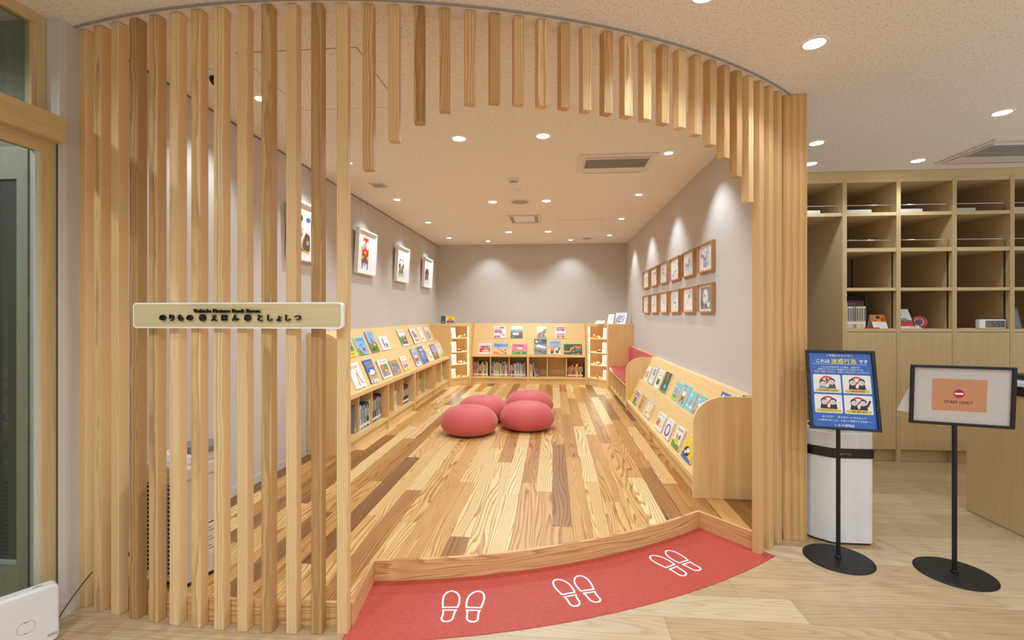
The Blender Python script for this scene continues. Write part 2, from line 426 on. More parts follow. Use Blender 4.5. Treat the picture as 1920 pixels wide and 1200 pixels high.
# ------------------------------------------------------------------ plan of the place
CX, CY, R = -1.2437, 5.6507, 3.765          # centre and radius of the slatted arc
XL, XR, YB, H = -2.125, 1.32, 8.75, 2.6      # reading room: left wall, right wall, back wall, ceiling height
PZ = .1                                      # raised timber floor
def arc(r, a): a = math.radians(a); return (CX+r*math.sin(a), CY-r*math.cos(a))
def arc_pts(r, a0, a1, n=40): return [arc(r, a0+(a1-a0)*k/n) for k in range(n+1)]
def ang_x(r, x): return math.degrees(math.asin((x-CX)/r))

# ---- shell
struct('floor', MB().box(-3.6, 5.2, -2.6, 5.3, -.05, 0, OAK), 'pale oak vinyl plank floor of the lobby')
pts = arc_pts(3.70, ang_x(3.70, XL), 6.3-.3)+[arc(3.70, 6.0), arc(3.355, 6.0)]+arc_pts(3.355, 6.0, 39.65)+[arc(3.70, 39.65)]+arc_pts(3.70, 39.65, ang_x(3.70, XR), 8)+[(XR, YB), (XL, YB)]
struct('floor_platform', MB().prism(pts, 0, PZ, PLANKS), 'raised floor of mixed light and dark cedar planks')
struct('ceiling', MB().box(-3.6, 5.2, -2.6, YB+.1, H, H+.1, CEIL), 'speckled pale acoustic board ceiling')
struct('wall_left', MB().box(XL-.12, XL, 1.905, YB, 0, H, WALL), 'pale grey papered wall on the left')
struct('wall_back', MB().box(XL-.12, 1.473, YB, YB+.1, 0, H, WALL), 'pale grey back wall of the reading room')
struct('wall_right', MB().box(XR, 1.472, 2.96, YB, 0, H, WALL), 'pale grey wall on the right of the reading room')
GREYW = plaster('grey_wall', (168, 168, 172))
struct('wall_lobby', MB().box(1.473, 5.2, 5.26, 5.34, 0, H, GREYW), 'grey wall behind the shelving')
struct('wall_vestibule', MB().box(-3.6, -3.5, -1.5, 5., 0, H, plaster('vestibule_wall', (150, 152, 144))), 'grey green wall seen through the glass door')
struct('wall_vestibule_end', MB().box(-3.5, XL-.122, 1.905, 1.96, 0, H, plaster('vestibule_end', (150, 148, 136))))
# trims
band = arc_pts(3.685, ang_x(3.685, XL), ang_x(3.685, XR+.12), 80)+arc_pts(3.782, ang_x(3.782, XL), ang_x(3.782, XR+.12), 80)[::-1]
struct('trim_1', MB().prism(band, H-.004, H, SMOOTH), 'smooth white curved band the slats are fixed to')
band = arc_pts(3.782, ang_x(3.782, XL), ang_x(3.782, XR+.08), 80)+arc_pts(3.790, ang_x(3.79, XL), ang_x(3.79, XR+.08), 80)[::-1]
struct('trim_2', MB().prism(band, H-.008, H, flat((150, 148, 146), .5)), 'thin grey metal edge on the curved ceiling band')
band = arc_pts(3.355, 6.3, 39.35, 50)+arc_pts(3.375, 6.3, 39.35, 50)[::-1]
struct('trim_3', MB().prism(band, 0, PZ+.003, CEDAR_X), 'curved cedar step edge', bevel=.002)
for k, a in enumerate((6.3, 39.35)):
    s = 1 if k == 0 else -1
    p = [arc(3.357, a), arc(3.715, a), arc(3.715, a-s*.31), arc(3.357, a-s*.31)]
    struct('trim_%d' % (4+k), MB().prism(p, 0, PZ+.003, CEDAR_Y), 'short straight cedar step edge', bevel=.002)
for k, (a0, a1) in enumerate(((ang_x(3.7, XL)+.1, 6.0), (39.66, ang_x(3.7, XR)-.1))):
    band = arc_pts(3.700, a0, a1, 40)+arc_pts(3.718, a0, a1, 40)[::-1]
    struct('trim_%d' % (6+k), MB().prism(band, 0, PZ+.003, CEDAR_X), 'curved cedar platform edge behind the slats', bevel=.002)
BB = flat((206, 196, 186), .5)
struct('baseboard_left', MB().box(XL, XL+.006, 2.0, 3.99, PZ, PZ+.06, BB), 'pale grey skirting strip')
struct('baseboard_lobby', MB().box(XL, XL+.006, 1.905, 1.968, 0, .06, BB))
struct('trim_8', MB().box(XL, XL+.004, 2.0, YB-.01, H-.012, H-.004, flat((120, 104, 92), .6)), 'picture rail slot at the top of the left wall')
# left entrance: recess, jamb, header box, fixed light and sliding door
JW = flat((206, 200, 194), .5)
struct('trim_9', MB().box(XL-.004, XL+.002, 1.902, 1.934, 0, H, JW), 'white corner bead beside the glass door')
struct('trim_10', MB().box(-2.24, XL-.006, 1.9035, 1.9049, 0, 2.05, flat((92, 82, 72), .6)))  # dark sheet on the wall end, painting the shade inside the door pocket
d1 = MB(); d1.box(-2.17, -2.14, 1.845, 1.903, 0, 2.09, OAKW); d1.box(-2.17, -2.14, .80, .88, 0, 2.09, OAKW); d1.box(-2.168, -2.142, .88, 1.845, 2.0, 2.08, OAKW_Y); d1.box(-2.168, -2.142, .88, 1.845, .0, .10, OAKW_Y)
door = struct('door_1', d1, 'wood framed sliding glass door on the left')
struct('door_glass', MB().box(-2.158, -2.152, .88, 1.848, .10, 2.0, DGLASS), parent=door)
struct('door_edge', MB().box(-2.172, -2.150, 1.826, 1.845, .10, 2.0, flat((206, 206, 196), .4)), parent=door)
struct('trim_11', MB().box(-2.20, -2.088, .5, 1.900, 2.052, 2.160, OAKW_Y), 'wooden track box over the sliding door', bevel=.002)
w1 = MB(); w1.box(-2.23, -2.188, 1.872, 1.903, 2.16, H, OAKW); w1.box(-2.23, -2.188, .6, 1.872, 2.555, H, OAKW_Y); w1.box(-2.23, -2.20, 1.855, 1.872, 2.16, 2.555, OAKW)
win = struct('window_1', w1, 'fixed glass light above the sliding door')
struct('window_pane', MB().box(-2.212, -2.207, .6, 1.857, 2.16, 2.56, DGLASS), parent=win)
struct('wall_entrance', MB().box(-2.26, -2.15, -2.6, .8, 0, H, WALL))
VG = flat((182, 176, 156), .5); VD = flat((92, 92, 88), .3)
d2 = MB(); d2.box(-2.300, -2.248, 1.880, 1.904, 0, 2.04, VG); d2.box(-3.10, -3.05, 1.880, 1.904, 0, 2.04, VG); d2.box(-3.05, -2.300, 1.880, 1.904, 1.90, 2.04, VG); d2.box(-3.05, -2.300, 1.880, 1.904, 0, .237, VG)
dd = struct('door_2', d2, 'grey green door seen through the glass on the left')
struct('door_panel', MB().box(-3.05, -2.300, 1.892, 1.904, .237, 1.90, VD), parent=dd)
struct('door_bead', MB().box(-3.05, -2.300, 1.878, 1.892, .237, .252, flat((206, 212, 214), .4)), parent=dd)

# ---- slats of the curved screen
def slat_mb(z0): return MB().box(-.0225, .0225, -.0225, .0225, z0, H-.006, CEDAR)
full_mesh = None
drops = [1.912, 2.034, 2.113, 2.168, 2.204, 2.217, 2.22, 2.221, 2.223, 2.223, 2.224, 2.226, 2.226, 2.223, 2.219, 2.203, 2.169, 2.119, 2.039, 1.918]
for i in range(1, 37):
    a = 5.48+1.5985*(i-13)+.345; x, y = arc(R-.0225, a)
    if i == 1: x += .006
    if i <= 13 or i >= 34:
        if full_mesh is None:
            o = slat_mb(0.).build('timber_slat', bevel=.003); full_mesh = o.data
        else:
            o = bpy.data.objects.new('timber_slat', full_mesh); COL.objects.link(o)
            bv = o.modifiers.new('bevel', 'BEVEL'); bv.width = .003; bv.segments = 2
        o.location = (x, y, 0)
        lab = ('full-height cedar slat, %s from the left wall' % ORD[i-1]) if i <= 13 else 'full-height cedar slat right of the entrance, %s from the doorway' % ORD[i-34]
        if i == 13: lab = 'full-height cedar slat at the left edge of the entrance'
        tag(o, lab, 'slat', 'full-height cedar slats')
    else:
        z0 = drops[i-14]
        mb = MB().box(-.0225, .0225, -.0225, .0225, 0, H-.006-z0, CEDAR)
        o = mb.build('hanging_slat', bevel=.003); o.location = (x, y, z0)
        tag(o, 'short cedar slat hanging over the entrance, %s from the left' % ORD[i-14], 'slat', 'short slats hanging in an arch over the entrance')
    o.rotation_euler.z = math.radians(a)
o = MB().box(1.343, 1.476, 2.925, 2.958, 0, H-.001, CEDAR_P).build('end_panel', bevel=.002)
tag(o, 'wide flat cedar panel capping the wall end beside the slats', 'panel')

# ---- room sign on the slats
L0, L1 = Vector((-1.757, 1.876, 0)), Vector((-.833, 1.846, 0)); ux = (L1-L0).normalized(); W = (L1-L0).length
sg = thing('room_sign', 'long rounded wooden name board fixed across the slats', 'sign', M=frame((L0.x, L0.y, 1.258), ux, (0, 0, 1), ux.cross(Vector((0, 0, 1)))))
HB = .106
MB().prism(rrect(0, 0, W, HB, .016), -.020, 0, flat((246, 246, 246), .4)).build('edging', sg)['label'] = 'white raised border'
MB().prism(rrect(.006, .006, W-.006, HB-.006, .012), 0, .0012, veneer('sign_face', (204, 182, 138), (218, 198, 156), 'X')).build('board', sg)
lt = MB()
def sx(px): return (px-57)/(1852-57)*W
for ch, px in zip('のりものえほんとしょしつ', (340, 420, 495, 578, 790, 880, 973, 1182, 1265, 1340, 1415, 1495)):
    put_text(lt, T(sx(px), HB*(1-.59)-(.003 if ch == 'ょ' else 0), .009), ch, .030 if ch != 'ょ' else .03, BLACK, offset=.0007, extrude=.004)
lt.build('lettering', sg)
en = MB(); put_text(en, T(sx(896), HB*(1-.325), .009), 'Vehicle Picture Book Room', .016, BLACK, offset=.0003, extrude=.004, width=.292, spacing=1.18); en.build('small_lettering', sg)
for px in (690, 1077):
    d = MB(); M = T(sx(px), HB*(1-.59), .005)
    prof = MB().lathe([(.0140, 0), (.0140, .008)], BLACK, 24); d.add([M @ Vector(p) for p in prof.v], prof.f, BLACK)
    for k in range(8):
        a = k*PI/4; q = [(.002, -.0006), (.012, -.0006), (.012, .0006), (.002, .0006)]
        d.poly([tuple(M @ Vector((p[0]*math.cos(a)-p[1]*math.sin(a), p[0]*math.sin(a)+p[1]*math.cos(a), .0083))) for p in q], DARK)
    d.build('wheel_dot', sg)

# ---- red entry mat with shoe prints
a0 = arc_pts(3.377, 6.15, 39.5, 50)+arc_pts(3.82, 39.9, 6.0, 50)
mat_ = MB().prism(a0, 0, .003, MATRED).build('entry_mat'); tag(mat_, 'curved red vinyl mat on the floor in front of the step', 'mat')
PRW = flat((246, 246, 246), .3)
def ring(mb, outer, w, z0, z1, m):
    n = len(outer); cx = sum(p[0] for p in outer)/n; cy = sum(p[1] for p in outer)/n; inner = []
    for i in range(n):
        a, b, c = Vector(outer[i-1]), Vector(outer[i]), Vector(outer[(i+1) % n])
        t = (c-a).normalized(); nn = Vector((-t.y, t.x))
        if nn.dot(Vector((cx, cy))-b) < 0: nn = -nn
        inner.append(tuple(b+nn*w))
    vs = [(p[0], p[1], z1) for p in outer]+[(p[0], p[1], z1) for p in inner]+[(p[0], p[1], z0) for p in outer]+[(p[0], p[1], z0) for p in inner]
    fs = []
    for i in range(n):
        j = (i+1) % n
        fs += [(i, j, n+j, n+i), (2*n+i, 2*n+j, j, i), (n+i, n+j, 3*n+j, 3*n+i)]
    mb.add(vs, fs, m)
def shoe(side):
    def outl(y0, y1, f):
        pts = []
        for k in range(17):
            y = y0+(y1-y0)*(1-math.cos(PI*k/16))/2; pts.append((f(y, 1), y))
        for k in range(17):
            y = y1-(y1-y0)*(1-math.cos(PI*k/16))/2; pts.append((f(y, -1), y))
        q = []
        for p in pts:
            if not q or math.dist(p, q[-1]) > 1e-4: q.append(p)
        return q
    def f(y, s):
        t = y/.235
        w = .0285+.0145*max(0, math.sin(min(1, (t-.28)/.42)*PI/2)) if t > .28 else .0285
        if t > .70: w = .0425*math.sqrt(max(0, 1-((t-.70)/.30)**2))
        if t < .12: w = .0285*math.sqrt(max(0, 1-((.12-t)/.12)**2))
        w = max(w, .0005)
        return s*w+side*.007*math.sin(t*PI)-side*.003
    mb = MB()
    ring(mb, outl(.100, .235, f), .0085, 0, .0012, PRW); ring(mb, outl(0., .088, f), .0085, 0, .0012, PRW)
    return mb
protoL, protoR = shoe(1).build('shoe_print'), shoe(-1).build('shoe_print')
mats = []
FP = [((-.405, 2.135), 4, 'left'), ((.115, 2.300), 21, 'middle'), ((.645, 2.600), 33, 'right')]
first = {}
for (fx, fy), deg, nm in FP:
    for s, pr, sd in ((-1, protoL, 'left foot'), (1, protoR, 'right foot')):
        if pr in first.values():
            o = pr.copy(); COL.objects.link(o)
        else: o = pr; first[sd] = pr
        M = T(fx, fy, .0032) @ RZ(math.radians(deg)) @ T(s*(.053 if nm == 'left' else .049), -.1175, 0) @ RZ(-s*math.radians(2))
        o.matrix_basis = M
        tag(o, 'white %s shoe outline in the %s pair on the red mat' % (sd, nm), 'floor sticker', 'shoe outlines on the red mat')

# ------------------------------------------------------------------ display shelves
def slab(mb, p, q, th, x0, x1, m):
    """board along local X whose visible face runs p->q in (y,z); thickness goes behind"""
    dy, dz = q[0]-p[0], q[1]-p[1]; L = math.hypot(dy, dz); ny, nz = dz/L*th, -dy/L*th
    mb.prism([p, q, (q[0]+ny, q[1]+nz), (p[0]+ny, p[1]+nz)], x0, x1, m, 'YZ')
def end_profile(y_top, z_side, z_top, depth, n=14):
    pts = [(0, 0), (0, z_side)]
    for k in range(1, n):
        t = k/n*PI/2; pts.append((y_top*(1-math.cos(t)), z_side+(z_top-z_side)*math.sin(t)))
    return pts+[(y_top, z_top), (depth, z_top), (depth, 0)]
PROF = dict(low=((.075, .513), (.193, .785)), up=((.245, .787), (.365, 1.058)), depth=.383)
def tall_shelf(name, label, M, L, nmod, left_end=False, left_panel=True, right_panel=True):
    root = thing(name, label, 'bookshelf', M=M, group='picture book shelves')
    D = PROF['depth']; th = .018
    x0 = .02 if left_end else 0.
    if left_end:
        MB().prism(end_profile(.242, .709, 1.05, D), 0, .02, MAPLE, 'YZ', MAPLE_E).build('end_panel', root)
    d = L/nmod
    for k in range(nmod+1):
        if k == 0 and left_end: continue
        xx = k*d if k else 0
        a, b = (xx, xx+th) if k == 0 else ((xx-th, xx) if k == nmod else (xx-th/2, xx+th/2))
        if (k == 0 and not left_panel) or (k == nmod and not right_panel): continue
        MB().prism([(0, 0), (0, .512), (.07, .512), (.376, .512), (.376, 0)], a, b, MAPLE, 'YZ').build('side_panel', root, bevel=.001)
    for k in range(nmod):
        a, b = (x0 if k == 0 else k*d), (k+1)*d
        for j in (1, 2):
            xx = k*d+d*j/3
            MB().box(xx-.009, xx+.009, .055, .37, .122, .474, MAPLE).build('divider', root)
        MB().box(a+th/2+.002, b-th/2-.002, .004, D-.008, .095, .122, MAPLE_X).build('bottom_board', root)
        MB().box(a+th/2+.002, b-th/2-.002, .028, .045, 0, .095, MAPLE_X).build('plinth', root)
    MB().box(x0, L, -.002, D-.006, .474, .513, MAPLE_X).build('counter_board', root, bevel=.0015)
    MB().box(x0, L, D-.006, D, .0, 1.058, MAPLE_X).build('back_panel', root)
    s = MB(); slab(s, *PROF['low'], .014, x0, L, MAPLE_X); s.build('lower_display_board', root)
    s = MB(); s.box(x0, L, .196, .262, .771, .785, MAPLE_X); s.build('ledge', root)
    s = MB(); slab(s, *PROF['up'], .014, x0, L, MAPLE_X); s.box(x0, L, .366, D-.006, 1.044, 1.058, MAPLE_X); s.build('upper_display_board', root)
    return root
ML = T(-1.739, 4.0, PZ) @ RZ(PI/2)
tall_shelf('bookshelf', 'long pale wood picture book shelf on left wall, nearer half with curved end', ML, 1.98, 2, True)
ML2 = T(-1.739, 5.981, PZ) @ RZ(PI/2)
tall_shelf('bookshelf', 'long pale wood picture book shelf on left wall, farther half', ML2, 2.018, 2)
MBk = T(-1.428, 8.364, PZ)
tall_shelf('bookshelf', 'back wall picture book shelf, left half with full cubbies', MBk, 1.0, 1)
MBk2 = T(-.427, 8.364, PZ)
tall_shelf('bookshelf', 'back wall picture book shelf, right half with an empty middle cubby', MBk2, 1.005, 1)

# right low display
RP = dict(low=((.055, .135), (.162, .408)), up=((.215, .400), (.324, .683)), depth=.388)
MR = T(.93, 6.22, PZ) @ RZ(-PI/2)
LR_ = 2.95
rs = thing('low_bookshelf', 'low slanted display shelf with rounded ends on the right wall', 'bookshelf', M=MR)
for a in (0., LR_-.022):
    MB().prism(end_profile(.205, .497, .672, .388), a, a+.022, MAPLE, 'YZ', MAPLE_E).build('end_panel', rs)
mid = LR_/2-.01
for a, b in ((.022, mid), (mid+.002, LR_-.022)):
    s = MB(); slab(s, *RP['low'], .014, a, b, MAPLE_X); s.build('lower_display_board', rs)
    MB().box(a, b, .166, .23, .388, .404, MAPLE_X).build('ledge', rs)
    s = MB(); slab(s, *RP['up'], .014, a, b, MAPLE_X); s.build('upper_display_board', rs)
    MB().box(a, b, .328, .388, .664, .683, MAPLE_E).build('top_board', rs)
    MB().box(a, b, .002, .36, .100, .135, MAPLE_X).build('front_rail', rs, bevel=.0015)
    MB().box(a, b, .03, .05, 0, .100, MAPLE_X).build('plinth', rs)
MB().box(mid-.008, mid+.010, .004, .05, 0, .1, MAPLE).build('foot', rs)

# bench
bn = thing('bench', 'wall bench with red padded seat, open cubbies below', 'bench', M=T(.93, 7.995, PZ) @ RZ(-PI/2))
LBn = 1.768; D = .386
MB().box(0, LBn, 0, D, .300, .325, MAPLE_X).build('seat_board', bn, bevel=.001)
MB().box(0, LBn, .01, D, .02, .05, MAPLE_X).build('bottom_board', bn)
for k in range(6):
    x = .0+k*(LBn-.018)/5
    MB().box(x, x+.018, .012, D, .05, .300, MAPLE).build('divider', bn)
MB().box(0, LBn, D-.02, D, .325, .69, MAPLE_X).build('back_board', bn)
sc = MB(); bc = []
for k in range(3):
    MB().box(k*LBn/3+.001, (k+1)*LBn/3-.001, -.004, D-.078, .326, .368, REDL).build('seat_cushion', bn, bevel=.010, seg=3)
for k in range(6):
    MB().box(k*LBn/6+.001, (k+1)*LBn/6-.001, D-.076, D-.021, .372, .682, REDL).build('back_cushion', bn, bevel=.012, seg=3)

# ------------------------------------------------------------------ lit corner display cases
def case(name, label, P, flip):
    """P: plan outline, P[0]->P[1] is the glazed diagonal; rest are walls"""
    c = thing(name, label, 'display case', (P[0][0], P[0][1], PZ))
    A, B = Vector((*P[0], 0)), Vector((*P[1], 0)); u = (B-A).normalized(); n = Vector((u.y, -u.x, 0))
    ctr = sum((Vector((*p, 0)) for p in P), Vector())/len(P)
    if n.dot(ctr-A) > 0: n = -n                           # outward normal
    Wd = (B-A).length
    MB().prism(P, H-1.464, H-1.443, MAPLE_X).build('top_board', c, world=True)
    MB().prism([tuple(Vector(p).lerp(Vector(ctr.xy), .03)) for p in P], .196, .225, flat((246, 226, 190), .5)).build('bottom_board', c, world=True)
    inn = [tuple(Vector(p).lerp(Vector(ctr.xy), .05)) for p in P]
    for z in (.447, .660, .898):
        MB().prism(inn, z, z+.014, flat((246, 226, 190), .5)).build('shelf', c, world=True)
    for i in range(1, len(P)):
        a, b = Vector((*P[i], 0)), Vector((*P[(i+1) % len(P)], 0))
        t = (b-a).normalized(); m = Vector((t.y, -t.x, 0))
        if m.dot(ctr-a) < 0: m = -m
        q = [(a+m*.001).xy, (b+m*.001).xy, (b+m*.017).xy, (a+m*.017).xy]
        MB().prism([tuple(v) for v in q], PZ+.001, 1.135, MAPLE).build('side_panel', c, world=True)
    fr = MB(); F = frame(A, u, (0, 0, 1), n)
    def fb(x0, x1, z0, z1, m=MAPLE, y0=-.018, y1=0.004):
        b = MB().box(x0, x1, z0, z1, y0, y1, m); fr.add([F @ Vector(p) for p in b.v], b.f, m)
    fb(0, .034, PZ, 1.135); fb(Wd-.04, Wd, PZ, 1.135); fb(.034, Wd-.04, 1.112, 1.135); fb(.034, Wd-.04, .205, .235); fb(.034, Wd-.04, PZ, .205, MAPLE_X, -.03, -.012)
    fr.build('face_frame', c, world=True)
    g = MB(); b = MB().box(.036, Wd-.042, .237, 1.110, .000, .003, CLEAR); g.add([F @ Vector(p) for p in b.v], b.f, CLEAR)
    dr = g.build('glass_door', c, world=True)
    hx = Wd-.07 if not flip else .045
    for z in (1.09, .645):
        h = MB(); b = MB().box(hx, hx+.028, z-.008, z+.008, -.006, .007, CHROME); h.add([F @ Vector(p) for p in b.v], b.f, CHROME); h.build('hinge', dr, world=True)
    ledx = Wd-.052 if not flip else .040
    for z0, z1 in ((.240, .440), (.466, .650), (.678, .890), (.916, 1.105)):
        l = MB(); b = MB().box(ledx, ledx+.008, z0, z1, -.034, -.024, LED); l.add([F @ Vector(p) for p in b.v], b.f, LED); l.build('led_strip', c, world=True)
        for fx in (.3, .7):
            pl = bpy.data.lights.new('case_light', 'POINT'); pl.energy = .8; pl.color = (1., .93, .78); pl.shadow_soft_size = .004
            lo = bpy.data.objects.new('case_light', pl); COL.objects.link(lo); pos = F @ Vector((Wd*fx, z1-.02, -.05)); lo.location = pos
    return F, Wd, n
PLc = [(-1.735, 8.0), (-1.430, 8.352), (-1.430, 8.745), (-2.122, 8.745), (-2.122, 8.0)]
PRc = [(.582, 8.352), (.918, 8.0), (1.317, 8.0), (1.317, 8.745), (.582, 8.745)]
FL, WL_, _ = case('display_case', 'lit glass corner cabinet in the back left corner', PLc, False)
FR, WR_, _ = case('display_case', 'lit glass corner cabinet in the back right corner', PRc, True)
# items inside: standing illustrated cards and little paper models
levels = [(.226, 'bottom'), (.4615, 'third'), (.6745, 'second'), (.9125, 'top')]
def in_case(F, W_, side, flip):
    for li, (z, nm) in enumerate(levels):
        h = (.15, .165, .17, .175)[li]; w = (.085, .10, .10, .085)[li]
        x = .125 if not flip else W_-.125-w
        Mx = F @ T(x, z+.0006, -.10) @ Matrix.Rotation(-.10, 4, 'X')
        r = thing('picture_card', 'white illustrated card leaning on the %s shelf of the %s display case' % (nm, side), 'card', M=Mx, group='cards in the lit display cases')
        MB().box(0, w, 0, h, -.003, 0, C('white')).build('card', r)
        a = Art(li*7+flip); a.busy(['red', 'orange', 'blue', 'navy', 'yellow', 'sky', 'brown', 'pink'], 26, .06, .06, .94, .94, .17).title(.9, 'dkgrey', 5, .06)
        m = MB(); a.onto(m, w, h, .0003); m.build('printed_picture', r)
        for q in range(3 if li in (1, 3) else 2):
            xx = (.265+.06*q) if not flip else (W_-.265-.06*q); rr = .016+.004*((q+li) % 3)
            t = thing('paper_model', '%s small paper model on the %s shelf of the %s display case' % (['first', 'second', 'third'][q]+' from the card,', nm, side), 'toy', M=F @ T(xx, z+.0006, -.085-.02*(q % 2)) @ Matrix.Rotation(-PI/2, 4, 'X'), group='little paper models in the display cases')
            col = ['white', 'orange', 'red', 'cream', 'brown', 'yellow'][(q*2+li) % 6]
            if (q+li) % 2:
                MB().lathe([(rr*.75, 0), (rr, rr*.6), (rr*.8, rr*1.5), (rr*.3, rr*2)], C(col), 14).build('body', t, smooth=True)
                MB().lathe([(rr*.35, rr*1.95), (rr*.4, rr*2.3), (rr*.1, rr*2.7)], C('white'), 10).build('knob', t)
            else:
                MB().box(-rr*1.5, rr*1.5, -rr*.7, rr*.7, rr*.3, rr*1.2, C(col)).build('body', t, bevel=.004)
                MB().box(-rr*.8, rr*.7, -rr*.6, rr*.6, rr*1.2, rr*1.9, C('white')).build('cabin', t, bevel=.003)
                for sx_ in (-.9, .9):
                    for sy_ in (-.75, .75):
                        wv = MB().lathe([(rr*.4, -.003), (rr*.4, .003)], BLACK, 12); Mq = T(sx_*rr, sy_*rr, rr*.4) @ Matrix.Rotation(PI/2, 4, 'X')
                        ww = MB(); ww.add([Mq @ Vector(p) for p in wv.v], wv.f, BLACK); ww.build('wheel', t)
in_case(FL, WL_, 'left', False); in_case(FR, WR_, 'right', True)

# ------------------------------------------------------------------ face-out picture books
PAPER = flat((232, 226, 212), .8, name='pages')
def face_book(M, w, h, t, art, spine, label, group):
    r = thing('picture_book', label, 'book', M=M, group=group)
    c = MB(); sp = C(spine)
    c.box(0, w, 0, h, 0, .0018, C('white')); c.box(0, w, 0, h, t-.0018, t, C('white')); c.box(0, .0018, 0, h, .0018, t-.0018, sp)
    c.build('cover', r)
    MB().box(.0018, w-.003, .0025, h-.0025, .0018, t-.0018, PAPER).build('pages', r)
    m = MB(); art.onto(m, w, h, t+.0003); m.build('printed_picture', r)
    return r
def on_slant(MS, prof, x, w):
    p, q = prof; L = math.hypot(q[0]-p[0], q[1]-p[1]); up = (0, (q[0]-p[0])/L, (q[1]-p[1])/L); nrm = (0, -up[2], up[1])
    o = Vector((x, p[0], p[1]))+Vector(nrm)*.0015+Vector(up)*.003
    return MS @ frame(o, (1, 0, 0), up, nrm)
A = Art
GL1 = 'face-out picture books on the left shelf'
def LBk(tier, y0, y1, h, t, art, spine, label):
    MS, x = (ML, y0-4.0) if y0 < 5.98 else (ML2, y0-5.981)
    face_book(on_slant(MS, PROF[tier], x, 0), y1-y0, h, t, art, spine, label, GL1)
U, Lw = 'up', 'low'
LBk(U, 4.49, 4.71, .21, .012, A(1).bg('green').p(rect(0, 0, 1, .27), 'yellow').p(rect(0, .45, 1, .62), 'sky').vehicle(.45, .42, .5, .2, 'blue', 'car').vehicle(.3, .68, .55, .2, 'red', 'car').title(.14, 'red', 4, .1), 'green', 'green and yellow picture book at near end of left shelf, upper row')
LBk(U, 4.787, 5.049, .196, .014, A(2).bg('sky').p([(0, 0), (.5, 0), (.1, .4), (0, .45)], 'green').title(.84, 'black', 6, .12).line([(.45, .62), (.55, .42)], .02, 'dkgrey').line([(.2, .5), (.9, .75)], .012, 'dkgrey').p(rrect(.5, .12, .72, .42, .05), 'pink').p(rect(.54, .2, .68, .34), 'navy'), 'yellow', 'light blue picture book with a red cable car, left shelf upper row')
LBk(U, 5.144, 5.363, .25, .013, A(3).bg('sky').p([(0, 0), (0, .5), (.35, .38), (.7, .5), (1, .42), (1, 0)], 'green').busy(['black', 'dkgrey', 'white', 'yellow', 'brown'], 24, .02, 0, .98, .34, .16).p(oval(.6, .34, .16, .08), 'yellow').p(rect(.44, .4, .56, .62), 'red').p([(.42, .62), (.58, .62), (.5, .76)], 'orange').title(.86, 'magenta', 4, .05, .3, .7), 'brown', 'tall blue picture book with a red crane tower, left shelf upper row')
LBk(U, 5.478, 5.755, .178, .012, A(4).bg('white').p([(.3, .25), (.44, .25), (.4, .8), (.28, .8)], 'blue').p(oval(.66, .36, .14, .1), 'blue').busy(['brown', 'dkgrey', 'red'], 8, .15, .1, .9, .28, .12).title(.76, 'grey', 3, .05, .5, .85), 'white', 'white picture book with a blue train, left shelf upper row')
LBk(U, 6.222, 6.493, .232, .013, A(5).bg('white').p([(0, .1), (1, .1), (1, .66), (.7, .5), (.5, .62), (.2, .5), (0, .62)], 'green').busy(['dkgreen', 'lime', 'green'], 16, 0, .35, 1, .68, .18).vehicle(.3, .1, .6, .3, 'red', 'car').title(.88, 'red', 5, .07), 'green', 'picture book with a red car in a green forest, left shelf')
LBk(U, 6.769, 7.039, .236, .014, A(6).bg('white').vehicle(.2, .64, .5, .2, 'red', 'front').vehicle(.3, .36, .6, .22, 'red', 'bus').vehicle(.35, .08, .55, .22, 'orange', 'bus').p(rect(.2, .56, .85, .6), 'dkgrey'), 'dkgrey', 'white picture book of stacked red fire engines, left shelf')
LBk(U, 7.20, 7.395, .246, .012, A(7).bg('white').vehicle(.25, .12, .5, .26, 'yellow', 'car').title(.84, 'grey', 4, .05).title(.72, 'grey', 3, .04), 'white', 'slim white picture book with a small yellow car, left shelf')
LBk(U, 7.569, 7.794, .232, .012, A(8).bg('white').p(oval(.5, .42, .34, .32), 'brown').p(oval(.5, .44, .28, .26), 'sky').busy(['red', 'white', 'orange', 'red'], 14, .25, .2, .75, .68, .18).title(.88, 'grey', 4, .05), 'orange', 'white picture book with a round red machine, farthest in left upper row')
LBk(Lw, 4.30, 4.546, .25, .013, A(9).bg('white').line([(.52, .62), (.42, .12)], .07, 'orange').line([(.54, .62), (.74, .16)], .07, 'orange').line([(.36, .18), (.5, .1)], .03, 'dkgrey').line([(.66, .24), (.82, .16)], .03, 'dkgrey').title(.84, 'red', 4, .1, .2, .8).title(.7, 'grey', 3, .03, .4, .7), 'white', 'large white picture book with an orange V-shaped crane, left shelf')
LBk(Lw, 4.678, 4.89, .251, .015, A(10).bg('blue').p([(0, 0), (1, 0), (1, .3), (0, .45)], 'tan').p(oval(.5, .42, .4, .13), 'dkgrey').p(oval(.5, .44, .38, .12), 'white').p(oval(.22, .5, .1, .04), 'navy').p(rect(0, 0, 1, .13), 'white').busy(['teal', 'green', 'dkgrey'], 6, .05, 0, .95, .13, .13).title(.84, 'yellow', 4, .1).title(.7, 'yellow', 4, .1), 'navy', 'blue picture book with a white bullet train nose, left shelf')
LBk(Lw, 5.016, 5.29, .213, .014, A(11).bg('white').p(rect(.1, .1, .9, .74), 'grey').p(rect(.5, .34, .9, .74), 'green').p([(.12, .46), (.12, .68), (.3, .76), (.5, .62), (.48, .46)], 'orange').p(oval(.62, .3, .2, .15), 'peach').busy(['dkgrey', 'pink', 'brown'], 10, .3, .12, .9, .4, .12).title(.87, 'red', 5, .07), 'grey', 'white bordered picture book with yellow and pink vehicles, left shelf lower row')
